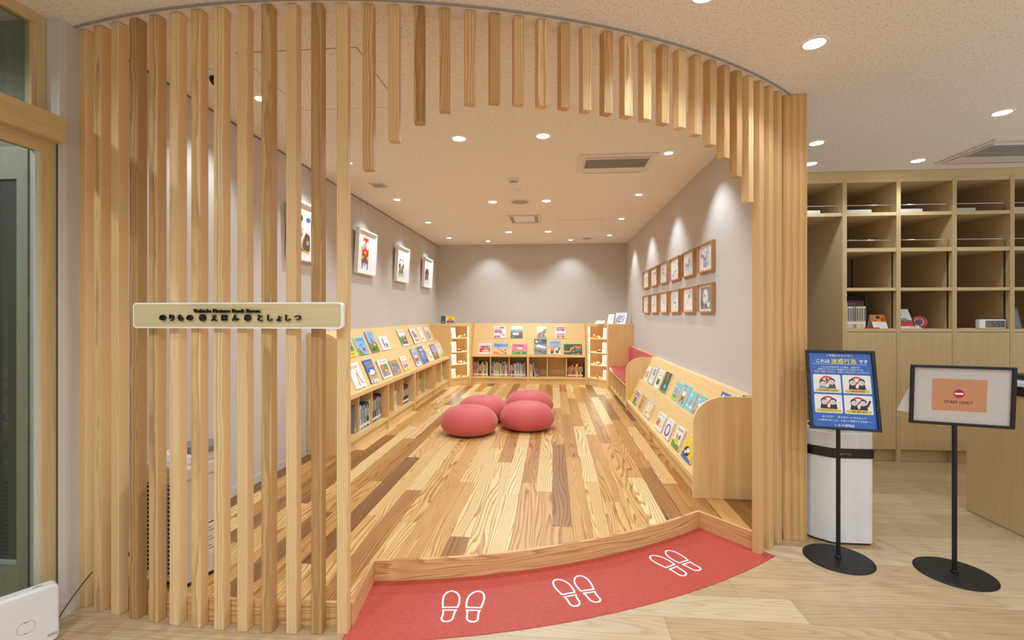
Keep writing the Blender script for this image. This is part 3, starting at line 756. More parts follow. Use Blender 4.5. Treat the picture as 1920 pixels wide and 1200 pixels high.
LBk(Lw, 5.368, 5.633, .175, .013, A(12).bg('tan').p(rect(.06, .08, .94, .8), 'grey').busy(['brown', 'cream', 'grey', 'dkgrey', 'peach'], 34, .06, .08, .94, .78, .14).title(.89, 'brown', 5, .05), 'grey', 'muted brown and grey picture book, left shelf lower row')
LBk(Lw, 5.753, 5.975, .183, .013, A(13).bg('white').p(rect(0, 0, 1, .16), 'yellow').p(rect(0, .6, 1, .66), 'orange').vehicle(.1, .2, .8, .24, 'red', 'bus').busy(['navy', 'red', 'sky', 'orange'], 12, .1, .44, .9, .62, .1).title(.85, 'green', 4, .08), 'orange', 'white, red and yellow bus picture book, left shelf middle')
LBk(Lw, 6.285, 6.515, .254, .014, A(14).bg('sky').p(rect(0, 0, 1, .2), 'white').p(oval(.45, .86, .22, .08), 'yellow').vehicle(.15, .25, .7, .36, 'red', 'front').busy(['brown', 'red', 'dkgrey', 'white'], 10, .1, .05, .9, .25, .12).title(.7, 'orange', 4, .06), 'red', 'pale blue picture book with a red fire truck, left shelf')
LBk(Lw, 6.586, 6.875, .258, .014, A(15).bg('blue').p(oval(.55, .8, .22, .07), 'white').line([(.2, .9), (.8, .78)], .05, 'red').p([(.4, .52), (.5, .6), (.7, .6), (.6, .54)], 'white').title(.4, 'yellow', 3, .07, .3, .7).title(.27, 'yellow', 4, .06, .3, .75).p(oval(.8, .12, .14, .06), 'dkgrey'), 'yellow', 'bright blue picture book with a white seaplane, left shelf')
LBk(Lw, 6.93, 7.224, .19, .012, A(16).bg('cream').line([(.15, .75), (.75, .25)], .2, 'orange').p(oval(.5, .48, .14, .13), 'sky').p(oval(.22, .8, .12, .1), 'red').p(oval(.7, .82, .12, .1), 'orange').busy(['red', 'yellow', 'brown'], 8, .2, .2, .8, .7, .12), 'red', 'cream picture book with an orange rocket, left shelf')
LBk(Lw, 7.298, 7.565, .239, .014, A(17).bg('dkgrey').p(rect(.05, .04, .95, .96), 'lilac').p([(.05, .04), (.95, .04), (.95, .5), (.6, .4), (.2, .7), (.05, .6)], 'brown').busy(['tan', 'orange', 'brown', 'yellow'], 22, .1, .06, .9, .6, .14).title(.87, 'yellow', 4, .1, .15, .8), 'blue', 'dark picture book with brown machines and yellow title, left shelf')
LBk(Lw, 7.669, 7.953, .238, .012, A(18).bg('white').p([(0, 0), (1, 0), (1, .2), (.5, .3), (0, .2)], 'lime').line([(.62, .3), (.5, .85)], .07, 'dkgrey').line([(.3, .3), (.34, .5)], .1, 'yellow').title(.88, 'red', 3, .06, .1, .5).title(.74, 'grey', 2, .05, .1, .4), 'white', 'white picture book with a grey tower and green ground, farthest in left lower row')

GB = 'face-out picture books on the back shelf'
def BBk(tier, x0, x1, h, art, spine, label):
    MS, o = (MBk, -1.428) if x0 < -.427 else (MBk2, -.427)
    face_book(on_slant(MS, PROF[tier], x0-o, 0), x1-x0, h, .013, art, spine, label, GB)
BBk(U, -1.061, -.842, .232, A(21).bg('white').vehicle(.4, .8, .5, .15, 'red', 'car').vehicle(.06, .42, .62, .26, 'red', 'bus').vehicle(.04, .02, .52, .18, 'red', 'bus').busy(['orange', 'dkgrey', 'pink', 'brown'], 12, .5, .02, .98, .5, .1).title(.88, 'dkgrey', 3, .07, .06, .34).title(.75, 'pink', 5, .05, .05, .95).title(.33, 'pink', 6, .05, .05, .95), 'white', 'white picture book full of red fire engines, back shelf upper row')
BBk(U, -.749, -.537, .23, A(22).bg('white').p(rect(0, 0, 1, .28), 'dkgrey').p(rect(0, .26, 1, .58), 'brown').p(rect(0, .52, 1, .7), 'teal').p([(.45, .52), (.68, .8), (.85, .5)], 'tan').p(rrect(.14, .24, .68, .46, .1), 'white').busy(['lime'], 4, .04, .06, .4, .18, .1).title(.88, 'grey', 3, .04, .3, .7), 'white', 'picture book with white vehicle on a brown shore, back shelf upper row')
BBk(U, -.289, -.096, .222, A(23).bg('yellow').p(rect(.05, 0, .9, 1), 'white').p(rect(.05, 0, .9, .24), 'grey').p([(.4, .5), (.9, .85), (.9, .4)], 'green').vehicle(.1, .2, .72, .38, 'orange', 'car').busy(['dkgrey', 'brown', 'tan'], 14, .1, .25, .85, .55, .12).title(.82, 'yellow', 4, .12, .15, .85), 'yellow', 'yellow edged picture book with a brown off-road car, back shelf upper row')
BBk(U, .050, .237, .231, A(24).bg('white').vehicle(.08, .58, .84, .36, 'red', 'bus').vehicle(.08, .02, .84, .36, 'orange', 'bus').title(.48, 'dkgrey', 6, .06), 'white', 'white picture book with red bus above orange bus, back shelf upper row')
BBk(Lw, -1.305, -1.09, .197, A(25).bg('white').p(rect(.06, .14, .94, .76), 'magenta').p(rrect(.28, .18, .86, .36, .05), 'yellow').p([(.42, .34), (.72, .34), (.64, .62), (.48, .62)], 'yellow').p(rect(.5, .4, .64, .5), 'dkgrey').p(rect(.74, .5, .92, .7), 'sky').p(oval(.16, .6, .1, .08), 'yellow').title(.87, 'dkgrey', 6, .05), 'white', 'white and magenta picture book, leftmost in the back shelf lower row')
bus = A(26).bg('peach').p(rect(0, .56, 1, 1), 'sky').p([(.2, .5), (.3, .5), (1, .02), (.84, 0)], 'grey').p([(0, 0), (.5, 0), (.2, .2), (0, .24)], 'orange').p(rrect(.74, .3, .9, .4, .03), 'brown').p(oval(.34, .63, .05, .05), 'blue')
def add_title(book, w, h, t, body, size, y, m):
    q = MB(); put_text(q, T(w/2, h*y, t+.006), body, size, m, offset=.0006); q.build('title', book)
bb = face_book(on_slant(MBk, PROF['low'], -1.039+1.428, 0), .25, .204, .013, bus, 'sky', 'blue and sand picture book of a desert road, back shelf lower row', GB)
add_title(bb, .25, .204, .013, 'バスにのって', .042, .80, BLACK)
BBk(Lw, -.711, -.444, .187, A(27).bg('pink').p([(0, 0), (1, 0), (1, .2), (.7, .3), (.3, .18), (0, .3)], 'green').p([(.24, .3), (.2, .5), (.4, .68), (.78, .82), (.86, .6), (.6, .4)], 'orange').p(oval(.5, .56, .2, .1), 'cream').busy(['dkgreen', 'lime'], 8, 0, 0, 1, .25, .2).title(.86, 'black', 7, .1, .05, .75), 'pink', 'pink picture book with an orange bus, back shelf lower row')
BBk(Lw, -.324, -.103, .278, A(28).bg('grey').p(rect(0, .72, 1, 1), 'navy').busy(['yellow', 'green', 'black', 'white'], 16, 0, .7, 1, 1, .16).p(oval(.56, .76, .16, .12), 'blue').p([(.1, .5), (.3, .64), (.95, .5), (.9, .36), (.4, .42)], 'white').line([(.2, .5), (.9, .42)], .03, 'blue').line([(0, .3), (1, .02)], .05, 'dkgrey').line([(.1, .36), (1, .16)], .04, 'brown').busy(['lime', 'green'], 10, 0, .1, .5, .5, .16), 'dkgrey', 'tall picture book of trains over railway tracks, back shelf lower row')
BBk(Lw, -.056, .142, .245, A(29).bg('sky').p(rect(0, 0, 1, .42), 'cream').vehicle(.08, .1, .86, .72, 'orange', 'digger').p(oval(.24, .16, .17, .14), 'brown').p(oval(.68, .2, .17, .13), 'brown').title(.9, 'navy', 6, .07), 'blue', 'blue picture book with an orange digger, back shelf lower row')
BBk(Lw, .198, .512, .190, A(30).bg('dkgreen').p([(0, .16), (0, .36), (.3, .34), (.36, .62), (.6, .86), (.9, .8), (.94, .96), (.98, .66), (.84, .56), (.56, .7), (.42, .4), (.38, .16)], 'orange').p(rect(0, .08, .44, .2), 'dkgrey').busy(['green', 'lime', 'sky', 'pink'], 18, .45, .2, 1, .65, .12).busy(['yellow', 'orange'], 12, .4, 0, 1, .16, .1), 'green', 'wide green picture book with a long orange digger arm, back shelf')

GR = 'face-out picture books on the right low shelf'
def RBk(tier, yl, yr, h, t, art, spine, label):
    face_book(on_slant(MR, RP[tier], 6.22-yl, 0), yl-yr, h, t, art, spine, label, GR)
RBk(U, 6.14, 5.938, .18, .012, A(41).bg('white').busy(['brown', 'dkgrey', 'orange', 'red'], 16, .1, .06, .9, .8, .2), 'white', 'white picture book of small brown vehicles, farthest in right upper row')
RBk(U, 5.79, 5.582, .214, .022, A(42).bg('sky').p(rect(.08, .06, .92, .94), 'white').p(rect(.26, .5, .78, .86), 'blue').p(oval(.52, .68, .12, .14), 'yellow').title(.34, 'red', 3, .07, .3, .75), 'teal', 'thick white and blue picture book with a yellow figure, right upper row')
RBk(U, 5.515, 5.281, .206, .016, A(43).bg('white').vehicle(.2, .22, .6, .52, 'green', 'front').p(oval(.5, .3, .2, .12), 'dkgrey').title(.88, 'pink', 4, .06), 'tan', 'white picture book with a green old car front, right upper row')
RBk(U, 5.225, 4.98, .22, .012, A(44).bg('dkgreen').p(rect(0, 0, 1, .14), 'green').p([(.1, .1), (.85, .15), (.8, .5), (.2, .45)], 'dkgrey').p(oval(.55, .3, .2, .12), 'teal').line([(.45, .95), (.6, .6)], .08, 'orange').p(rect(.05, .6, .3, .9), 'brown'), 'white', 'dark green picture book with a grey machine, right upper row')
def bus_cover(seed, veh, bgc, ground, kind): return A(seed).bg(bgc).p(rect(0, 0, 1, .24), ground).vehicle(.22, .16, .56, .5, veh, kind).p(oval(.26, .74, .12, .05), 'white').p(oval(.76, .66, .1, .05), 'white').title(.9, 'yellow', 4, .06)
RBk(U, 4.744, 4.558, .176, .012, bus_cover(45, 'orange', 'aqua', 'lime', 'bus'), 'green', 'aqua picture book with an orange bus on green ground, right upper row')
RBk(U, 4.51, 4.28, .194, .014, A(46).bg('aqua').vehicle(.18, .1, .6, .62, 'orange', 'front').p([(.42, .7), (.54, .7), (.5, .84)], 'orange').title(.9, 'magenta', 3, .08, .2, .65), 'dkgrey', 'aqua picture book with a red rounded car front, right upper row')
RBk(U, 4.257, 4.074, .176, .012, A(47).bg('aqua').p([(.3, .3), (.5, .5), (.6, .7), (.7, .5), (.85, .45), (.6, .4), (.5, .2)], 'pink').p(oval(.3, .75, .14, .06), 'white').p(oval(.75, .2, .16, .07), 'white').p(oval(.2, .2, .1, .05), 'white').title(.9, 'yellow', 4, .06), 'teal', 'aqua picture book with a pink aeroplane, right upper row')
RBk(U, 4.012, 3.84, .176, .014, bus_cover(48, 'pink', 'aqua', 'grey', 'front'), 'dkgrey', 'aqua picture book with a pink tram on grey road, right upper row')
RBk(U, 3.82, 3.70, .150, .014, A(49).bg('yellow').busy(['orange', 'blue'], 5, .1, .2, .9, .7, .2), 'yellow', 'yellow picture book half hidden behind the near curved end, right upper row')
RBk(U, 3.60, 3.42, .268, .014, A(50).bg('blue').p(oval(.3, .88, .12, .06), 'white').busy(['sky', 'yellow', 'white'], 10, .1, .1, .9, .9, .14), 'blue', 'tall blue picture book peeking above the near curved end')
RBk(Lw, 6.19, 6.035, .166, .012, A(51).bg('yellow').p(oval(.5, .6, .12, .1), 'dkgrey').p(oval(.4, .3, .1, .07), 'green'), 'yellow', 'plain yellow picture book, farthest in right lower row')
RBk(Lw, 5.972, 5.765, .158, .016, A(52).bg('white').p(rect(0, .62, 1, 1), 'lilac').p(rect(.1, .36, .9, .56), 'red').p(rect(.15, .2, .85, .34), 'dkgrey').p(rect(0, 0, 1, .18), 'green'), 'dkgrey', 'picture book with lilac top and red stripe, right lower row')
RBk(Lw, 5.62, 5.415, .176, .014, A(53).bg('tan').p(oval(.5, .56, .12, .12), 'red').p(oval(.4, .24, .24, .16), 'orange').p(oval(.42, .2, .1, .1), 'dkgrey').line([(.3, .8), (.7, .84)], .03, 'grey'), 'grey', 'tan picture book with a red ball and orange animal, right lower row')
RBk(Lw, 5.262, 4.99, .17, .013, A(54).bg('grey').p(rect(.04, .04, .96, .96), 'cream').p(rect(.5, .3, .92, .62), 'yellow').p(rect(.56, .36, .7, .56), 'white').p(oval(.3, .24, .1, .08), 'red').line([(.2, .84), (.6, .78)], .02, 'grey'), 'brown', 'greyish picture book with a yellow window, right lower row')
RBk(Lw, 4.721, 4.462, .155, .012, A(55).bg('white').p(rect(.08, .2, .5, .62), 'orange').p(rect(.12, .4, .3, .56), 'sky').busy(['yellow', 'dkgrey', 'navy', 'orange'], 22, .05, .04, .95, .75, .13).title(.88, 'red', 5, .08), 'dkgrey', 'white picture book with orange and black figures, right lower row')
RBk(Lw, 4.383, 4.172, .166, .014, A(56).bg('white').p(oval(.5, .42, .36, .34), 'purple').p(oval(.5, .44, .2, .24), 'white').p(oval(.3, .2, .1, .08), 'red').title(.92, 'green', 4, .05), 'white', 'white picture book with a purple circle, right lower row')
RBk(Lw, 4.062, 3.858, .176, .014, A(57).bg('white').p([(0, 0), (1, 0), (1, .2), (0, .3)], 'green').p(oval(.5, .32, .3, .14), 'yellow').p(oval(.5, .52, .12, .1), 'sky').p(oval(.32, .56, .08, .12), 'orange').p(oval(.72, .56, .08, .12), 'brown').title(.86, 'black', 5, .09), 'white', 'white picture book with a yellow bus on grass, right lower row')
RBk(Lw, 3.75, 3.53, .178, .014, A(58).bg('yellow').p([(0, 0), (1, 0), (1, .1), (0, .26)], 'blue').p(oval(.4, .34, .3, .2), 'black').p(oval(.5, .4, .16, .1), 'white').p(oval(.3, .28, .1, .07), 'white').title(.86, 'white', 3, .14, .3, .9), 'yellow', 'yellow picture book with a black and white animal, nearest in right lower row')

# ------------------------------------------------------------------ upright books in the cubbies
def spine_book(MS, x, w, h, d, col, cname, label, group, lean=0., y=.075, band=True):
    M = MS @ T(x, y, .1225+abs(math.sin(lean))*w*.0+.0005) @ Matrix.Rotation(lean, 4, 'Y')
    mb = MB(); k = flat(col, .5)
    mb.box(0, .0016, 0, d, 0, h, k); mb.box(w-.0016, w, 0, d, 0, h, k); mb.box(.0016, w-.0016, 0, .0018, 0, h, k)
    mb.box(.0016, w-.0016, .0018, d-.002, .002, h-.003, PAPER)
    o = mb.build('upright_book'); o.matrix_basis = M
    tag(o, label, 'book', group)
    q = MB(); q.box(.001, w-.001, -.0006, -.0001, .018, .046, C('white')); q.build('spine_label', o)
    q = MB(); q.box(w*.32, w*.68, -.0006, -.0001, h*.45, h*.86, C('dkgrey') if sum(col) > 330 else C('cream')); q.build('spine_title', o)
    return o
COLS = [('white', (224, 220, 214)), ('cream', (222, 208, 178)), ('grey', (150, 148, 146)), ('dark blue', (44, 62, 106)), ('red', (186, 44, 40)), ('teal', (62, 130, 132)), ('green', (78, 122, 64)), ('orange', (214, 112, 48)),
        ('yellow', (226, 190, 64)), ('brown', (128, 84, 54)), ('black', (36, 34, 36)), ('sky blue', (118, 162, 196)), ('pink', (212, 130, 140)), ('tan', (196, 164, 124)), ('dark green', (40, 78, 56))]
def fill(MS, x0, x1, n, cub, group, hr=(.20, .27), seed=0, lean_at=None, palette=None):
    r = random.Random(seed); x = x0; k = 0
    ws = [r.uniform(.008, .016) for _ in range(n)]; tot = sum(ws); sc_ = min(1.5, (x1-x0-.002*n)/tot)
    for k in range(n):
        w = ws[k]*sc_; h = r.uniform(*hr); nm, c = r.choice(palette or COLS); c = tuple(min(255, max(0, int(v*r.uniform(.85, 1.1)))) for v in c)
        spine_book(MS, x, w, h, r.uniform(.17, .22), c, nm, 'slim %s book, %s from the left in the %s' % (nm, ORD[k], cub), group)
        x += w+.0015
    return x
LIGHT = [COLS[i] for i in (0, 0, 1, 1, 2, 3, 4, 5, 6, 7, 8, 11, 12, 13, 0, 9)]
gB = 'books standing in the back shelf cubbies'
fill(MBk, .028, .300, 16, 'first back shelf cubby', gB, seed=3, palette=LIGHT)
fill(MBk, .348, .655, 18, 'second back shelf cubby', gB, seed=4, palette=LIGHT)
fill(MBk, .682, .965, 17, 'third back shelf cubby', gB, seed=5, palette=LIGHT)
x = fill(MBk2, .024, .085, 5, 'fourth back shelf cubby', gB, (.20, .24), seed=6, palette=[COLS[1], COLS[0], COLS[8]])
for k, (c, h) in enumerate((('white', .25), ('grey', .24), ('red', .20))):
    spine_book(MBk2, .118+.026*k+.0, .013, h, .19, dict(COLS)[c], c, 'slim %s book leaning left, fourth back shelf cubby' % c, gB, lean=-.16-.03*k)
x = fill(MBk2, .690, .965, 15, 'sixth back shelf cubby', gB, (.17, .26), seed=9, palette=[COLS[i] for i in (4, 7, 8, 3, 5, 10, 7, 8, 1, 0, 3)])
# left shelf
gL = 'books standing in the left shelf cubbies'
def row(MS, x0, items, cub):
    if len(items) > 2: items = [it for p in zip(items, items[2:]+items[:2]) for it in p]; items = [(a, b*.88 if b < .03 else b*.76, c-(.012*(i % 3)), d) for i, (a, b, c, d) in enumerate(items)]
    x = x0
    for k, (nm, w, h, d) in enumerate(items):
        spine_book(MS, x, w, h, d, dict(COLS)[nm], nm, '%s %s book, %s from the left in the %s' % ('thick' if w > .02 else 'thin', nm, ORD[k], cub), gL, y=.07)
        x += w+.0015
row(ML, .27, [('grey', .012, .24, .2), ('sky blue', .010, .25, .2)], 'nearest left shelf cubby')
row(ML, .362, [('black', .018, .22, .2), ('white', .034, .26, .22), ('black', .008, .26, .2), ('sky blue', .038, .22, .2), ('white', .018, .20, .2), ('dark green', .028, .25, .24), ('green', .014, .22, .2)], 'second left shelf cubby')
row(ML, .672, [('yellow', .010, .20, .2), ('dark blue', .018, .28, .22), ('red', .012, .29, .2), ('black', .026, .25, .2), ('grey', .016, .25, .2), ('dark blue', .016, .27, .22), ('sky blue', .020, .24, .2), ('tan', .014, .25, .22), ('orange', .010, .24, .21)], 'third left shelf cubby')
row(ML, 1.335, [('red', .012, .21, .2), ('white', .022, .21, .2), ('white', .018, .20, .2), ('cream', .016, .21, .2)], 'fifth left shelf cubby')
row(ML, 1.668, [('brown', .012, .22, .2), ('white', .014, .20, .2), ('red', .010, .20, .2), ('black', .055, .21, .21), ('black', .045, .215, .21), ('dark green', .016, .20, .2)], 'sixth left shelf cubby')
row(ML2, .352, [('white', .020, .22, .2), ('teal', .018, .21, .2), ('red', .010, .20, .2), ('yellow', .014, .21, .2), ('orange', .012, .20, .2)], 'eighth left shelf cubby')
row(ML2, 1.700, [('grey', .016, .26, .2), ('white', .016, .25, .2), ('yellow', .018, .25, .2), ('cream', .014, .21, .2), ('white', .018, .20, .2)], 'farthest left shelf cubby')

# things on top of the corner cases
M = T(-1.955, 8.30, 1.1575) @ RZ(.15) @ Matrix.Rotation(PI/2-.12, 4, 'X')
face_book(M @ T(.09, 0, 0), .15, .135, .02, A(71).bg('yellow').p(rect(0, 0, 1, .25), 'teal').vehicle(.08, .1, .84, .5, 'red', 'car').folk(.45, .5, .3, 'brown').title(.88, 'red', 5, .1), 'dkgrey', 'small yellow picture book with a red car on the left corner case', 'books on top of the corner cases')
face_book(M @ T(0, 0, .004) @ Matrix.Rotation(.5, 4, 'Y'), .075, .135, .016, A(72).bg('navy').p(oval(.5, .6, .3, .3), 'dkgreen').p(oval(.5, .2, .3, .12), 'grey'), 'black', 'dark blue book beside the yellow one on the left corner case', 'books on top of the corner cases')
for (x, y, w, h, til, ar, lab) in ((.70, 8.12, .16, .10, 1.0, A(73).bg('white').title(.7, 'grey', 9, .05).title(.5, 'grey', 9, .05).title(.3, 'grey', 9, .05), 'low white notice on the right corner case'),
                                   (.905, 8.12, .105, .175, .42, A(74).bg('white').title(.75, 'red', 3, .06, .3, .7).title(.55, 'grey', 3, .04, .3, .7).title(.4, 'red', 4, .03, .2, .8), 'narrow white notice standing on the right corner case'),
                                   (1.03, 8.14, .19, .205, .42, A(75).bg('white').busy(['blue', 'sky', 'orange', 'peach', 'navy', 'red'], 60, .08, .05, .92, .85, .2).title(.9, 'red', 5, .06).title(.5, 'orange', 4, .1), 'colourful poster on a stand on the right corner case')):
    r = thing('notice_stand', lab, 'notice', M=T(x, y, 1.1595) @ RZ(-.55) @ Matrix.Rotation(PI/2-til, 4, 'X'))
    MB().box(0, w, 0, h, -.003, 0, C('white')).build('panel', r)
    m = MB(); ar.onto(m, w, h, .0004); m.build('printed_sheet', r)
    if til < .9:
        m = MB(); b = MB().box(w*.3, w*.7, 0, .003, -.075, -.003, C('white')); m.add([Matrix.Rotation(til, 4, 'X') @ Vector(p) for p in b.v], b.f, C('white')); m.build('foot', r)

# ------------------------------------------------------------------ floor cushions
def pouf(label, x, y, rz, s=1.):
    r = thing('floor_cushion', label, 'cushion', M=T(x, y, PZ) @ RZ(rz), group='round red floor cushions')
    prof = []
    rim, top, zc, zt = .292*s, .105*s, .115*s, .285*s
    for k in range(9):
        t = -PI/2+k/8*PI/2; prof.append((rim*(.66+.34*math.cos(t)), .012+(zc-.012)*(1+math.sin(t))))
    for k in range(1, 12):
        t = k/11*PI/2; rr = top+(rim-top)*math.cos(t)**.9 if k < 11 else top; prof.append((rr, zc+(zt-.012-zc)*math.sin(t)**1.15))
    prof += [(top*.7, zt-.005), (top*.35, zt-.001), (.002, zt)]
    MB().lathe(prof, RED, 48).build('cover', r, smooth=True)
    MB().cyl((0, 0, 0), rim*.70, 0, .014, DARK, 40).build('base', r)
    MB().tube([(top*1.01*math.cos(a), top*1.01*math.sin(a), zt-.0125) for a in [2*PI*k/40 for k in range(41)]], .0010, SEAM, 6).build('top_seam', r)
    for j in range(8):
        a = 2*PI*j/8
        MB().tube([(p[0]*math.cos(a), p[0]*math.sin(a), p[1]) for p in prof[2:-3]], .0008, SEAM, 5).build('side_seam', r)
    return r
pouf('round red floor cushion nearest the camera, front left of the four', -.850, 4.875, .2)
pouf('round red floor cushion at the front right of the four', -.272, 5.14, .39)
pouf('round red floor cushion at the back left of the four', -.800, 5.47, 1.0)
pouf('round red floor cushion at the back right of the four, farthest away', -.282, 5.90, .5)

# ------------------------------------------------------------------ pictures
FRW = flat((244, 242, 240), .35, name='white_frame')
def left_frame(y, art, label):
    w, h, t = .53, .485, .045
    o = Vector((XL+.004, y, 1.768)); up = Vector((.056, 0, .997)).normalized(); nr = Vector((0, 1, 0)).cross(up)
    r = thing('framed_picture', label, 'picture', M=frame(o, (0, 1, 0), up, nr), group='white framed vehicle paintings on the left wall')
    m = MB(); b = .016
    for q in ((0, w, 0, b), (0, w, h-b, h), (0, b, b, h-b), (w-b, w, b, h-b)): m.box(q[0], q[1], q[2], q[3], 0, t, FRW)
    m.build('frame', r, bevel=.001)
    MB().box(b, w-b, b, h-b, .002, .012, C('white')).build('mount', r)
    p = MB(); art.onto(p, w-.16, h-.08, .0125, .08, .04); p.build('painting', r)
    wm = MB()
    for xx in (.16, .37):
        a = r.matrix_basis.inverted() @ Vector((XL+.012, y+xx, H-.005)); c2 = Vector((xx, h-.01, .004)); wm.tube([tuple(a), tuple(c2)], .0011, GREY, 5)
        b2 = MB().box(-.004, .004, -.004, .004, -.03, 0, CHROME); wm.add([r.matrix_basis.inverted() @ (Vector((XL+.012, y+xx, H-.006))+Vector(p_)) for p_ in b2.v], b2.f, CHROME)
    wm.build('hanging_wire', r)
a1 = A(81).line([(.3, .7), (.2, .55), (.35, .4)], .03, 'black').line([(.45, .9), (.3, .65)], .02, 'yellow').p(oval(.30, .78, .06, .06), 'dkgrey').busy(['yellow', 'orange', 'pink', 'sky', 'green'], 14, .2, .4, .45, .62, .1).p([(.36, .12), (.5, .1), (.74, .14), (.7, .46), (.52, .5), (.42, .34)], 'brown').p(oval(.62, .3, .06, .05), 'sky').p(oval(.6, .78, .09, .05), 'blue').line([(.38, .2), (.46, .12), (.7, .1)], .025, 'yellow').p(oval(.72, .84, .06, .06), 'peach').line([(.74, .8), (.78, .5)], .04, 'dkgrey').line([(.22, .3), (.3, .12)], .03, 'black')
left_frame(3.655, a1, 'white framed painting half hidden behind the slats, nearest on left wall')
a2 = A(82).p(rrect(.24, .22, .76, .56, .05), 'red').p([(.26, .56), (.30, .84), (.42, .9), (.62, .9), (.72, .82), (.76, .56)], 'red').p(oval(.38, .70, .11, .12), 'white').p(oval(.64, .70, .10, .12), 'white').p(rect(.35, .6, .41, .72), 'navy').p(rect(.62, .6, .66, .74), 'skin').p(oval(.5, .5, .08, .04), 'yellow').p(oval(.32, .36, .06, .05), 'yellow').p(oval(.70, .36, .06, .05), 'yellow').p(oval(.51, .36, .13, .08), 'brown').line([(.42, .36), (.62, .36)], .012, 'green').line([(.42, .40), (.62, .40)], .012, 'green').line([(.26, .22), (.74, .22)], .05, 'blue').p(oval(.5, .18, .1, .04), 'sky').line([(.3, .2), (.32, .06)], .05, 'black').line([(.7, .2), (.70, .04)], .05, 'black').p(oval(.34, .9, .03, .05), 'orange').p(oval(.5, .95, .025, .05), 'yellow').p(oval(.68, .9, .03, .05), 'orange').p(oval(.22, .6, .05, .06), 'yellow')
left_frame(4.967, a2, 'white framed painting of a red fire engine seen from the front')
a3 = A(83).p([(.28, .2), (.72, .2), (.8, .5), (.5, .56), (.2, .5)], 'dkgreen').p([(.5, .18), (.36, .52), (.5, .6), (.64, .52)], 'white').line([(.3, .55), (.28, .78), (.4, .9), (.6, .9), (.72, .78), (.7, .55)], .02, 'grey').p(oval(.38, .7, .09, .07), 'white').p(oval(.64, .7, .09, .07), 'white').p(oval(.38, .66, .06, .03), 'blue').p(oval(.62, .66, .05, .03), 'red').p(oval(.3, .34, .05, .05), 'yellow').p(oval(.7, .34, .05, .05), 'yellow').p(oval(.5, .38, .05, .08), 'grey').line([(.26, .2), (.3, .1)], .04, 'black').line([(.72, .2), (.7, .08)], .04, 'black').p(oval(.5, .16, .1, .04), 'tan')
left_frame(6.265, a3, 'white framed painting of a green and white van')
a4 = A(84).p([(.24, .22), (.76, .22), (.82, .5), (.66, .66), (.34, .66), (.18, .5)], 'navy').p([(.42, .2), (.6, .2), (.56, .5), (.46, .5)], 'tan').p(oval(.5, .74, .18, .1), 'white').line([(.36, .8), (.64, .8)], .05, 'teal').p(oval(.28, .4, .05, .05), 'orange').p(oval(.72, .4, .05, .05), 'orange').line([(.26, .22), (.28, .08)], .05, 'black').line([(.74, .22), (.72, .06)], .05, 'black').p(oval(.74, .64, .05, .05), 'yellow').p(oval(.5, .66, .12, .04), 'brown')
left_frame(7.620, a4, 'white framed painting of a dark blue car, farthest on left wall')

FRC = veneer('frame_wood', (176, 128, 86), (196, 148, 102), 'Z')
def right_frame(yl, yr, z, seed, cols, mount, label, n):
    w, h, t = yl-yr, .247, .032
    M = T(XR-.002, yl, z) @ RZ(-PI/2) @ Matrix.Rotation(PI/2, 4, 'X')
    r = thing('framed_drawing', label, 'picture', M=M, group='children drawings on the right wall')
    m = MB(); b = .011
    for q in ((0, w, 0, b), (0, w, h-b, h), (0, b, b, h-b), (w-b, w, b, h-b)): m.box(q[0], q[1], q[2], q[3], 0, t, FRC)
    m.build('frame', r)
    MB().box(b, w-b, b, h-b, .001, .014, flat(mount, .8)).build('mount', r)
    a = A(seed).bg('white')
    for k in range(n): a.scribble(cols[k % len(cols)], 7, .012, .08, .08, .92, .92, .2)
    for k in range(2): a.p(oval(a.r.uniform(.25, .75), a.r.uniform(.25, .75), .05, .06), cols[(k+1) % len(cols)])
    if seed == 116: a = A(seed).bg('grey').p(oval(.45, .55, .27, .34), 'white').p(oval(.72, .2, .14, .12), 'white').p(oval(.4, .62, .05, .04), 'red'); [a.scribble('dkgrey', 6, .010, .03, .03, .97, .97, .2) for _ in range(14)]
    p = MB(); a.onto(p, w-.12, h-.058, .0145, .06, .029); p.build('drawing', r)
SOFT = ['sky', 'lilac', 'grey']
PINK, CRM = (232, 200, 186), (226, 214, 200)
spec = [(7.03, 6.615), (6.505, 6.085), (5.965, 5.565), (5.446, 5.053), (4.935, 4.543), (4.418, 4.023)]
nmz = ['sixth', 'fifth', 'fourth', 'third', 'second', 'first']
for k, (yl, yr) in enumerate(spec):
    cols = [SOFT, ['blue', 'yellow', 'red'], SOFT, ['blue', 'teal', 'yellow'], ['sky', 'teal', 'pink', 'grey'], ['sky', 'blue', 'red', 'teal', 'lilac']][k]
    right_frame(yl, yr, 1.678, 101+k, cols, [CRM, PINK, CRM, PINK, CRM, PINK][k], 'wood framed child drawing, upper row, %s from the entrance end' % nmz[k], [4, 12, 5, 12, 12, 22][k])
    cols = [['sky', 'grey', 'blue'], ['red', 'sky', 'grey'], ['lilac', 'peach', 'sky'], ['pink', 'sky', 'lilac'], ['peach', 'lilac', 'grey'], ['grey']][k]
    right_frame(yl, yr, 1.334, 111+k, cols, [PINK, CRM, PINK, CRM, PINK, CRM][k], 'wood framed child drawing, lower row, %s from the entrance end' % nmz[k], [6, 5, 6, 8, 7, 4][k])

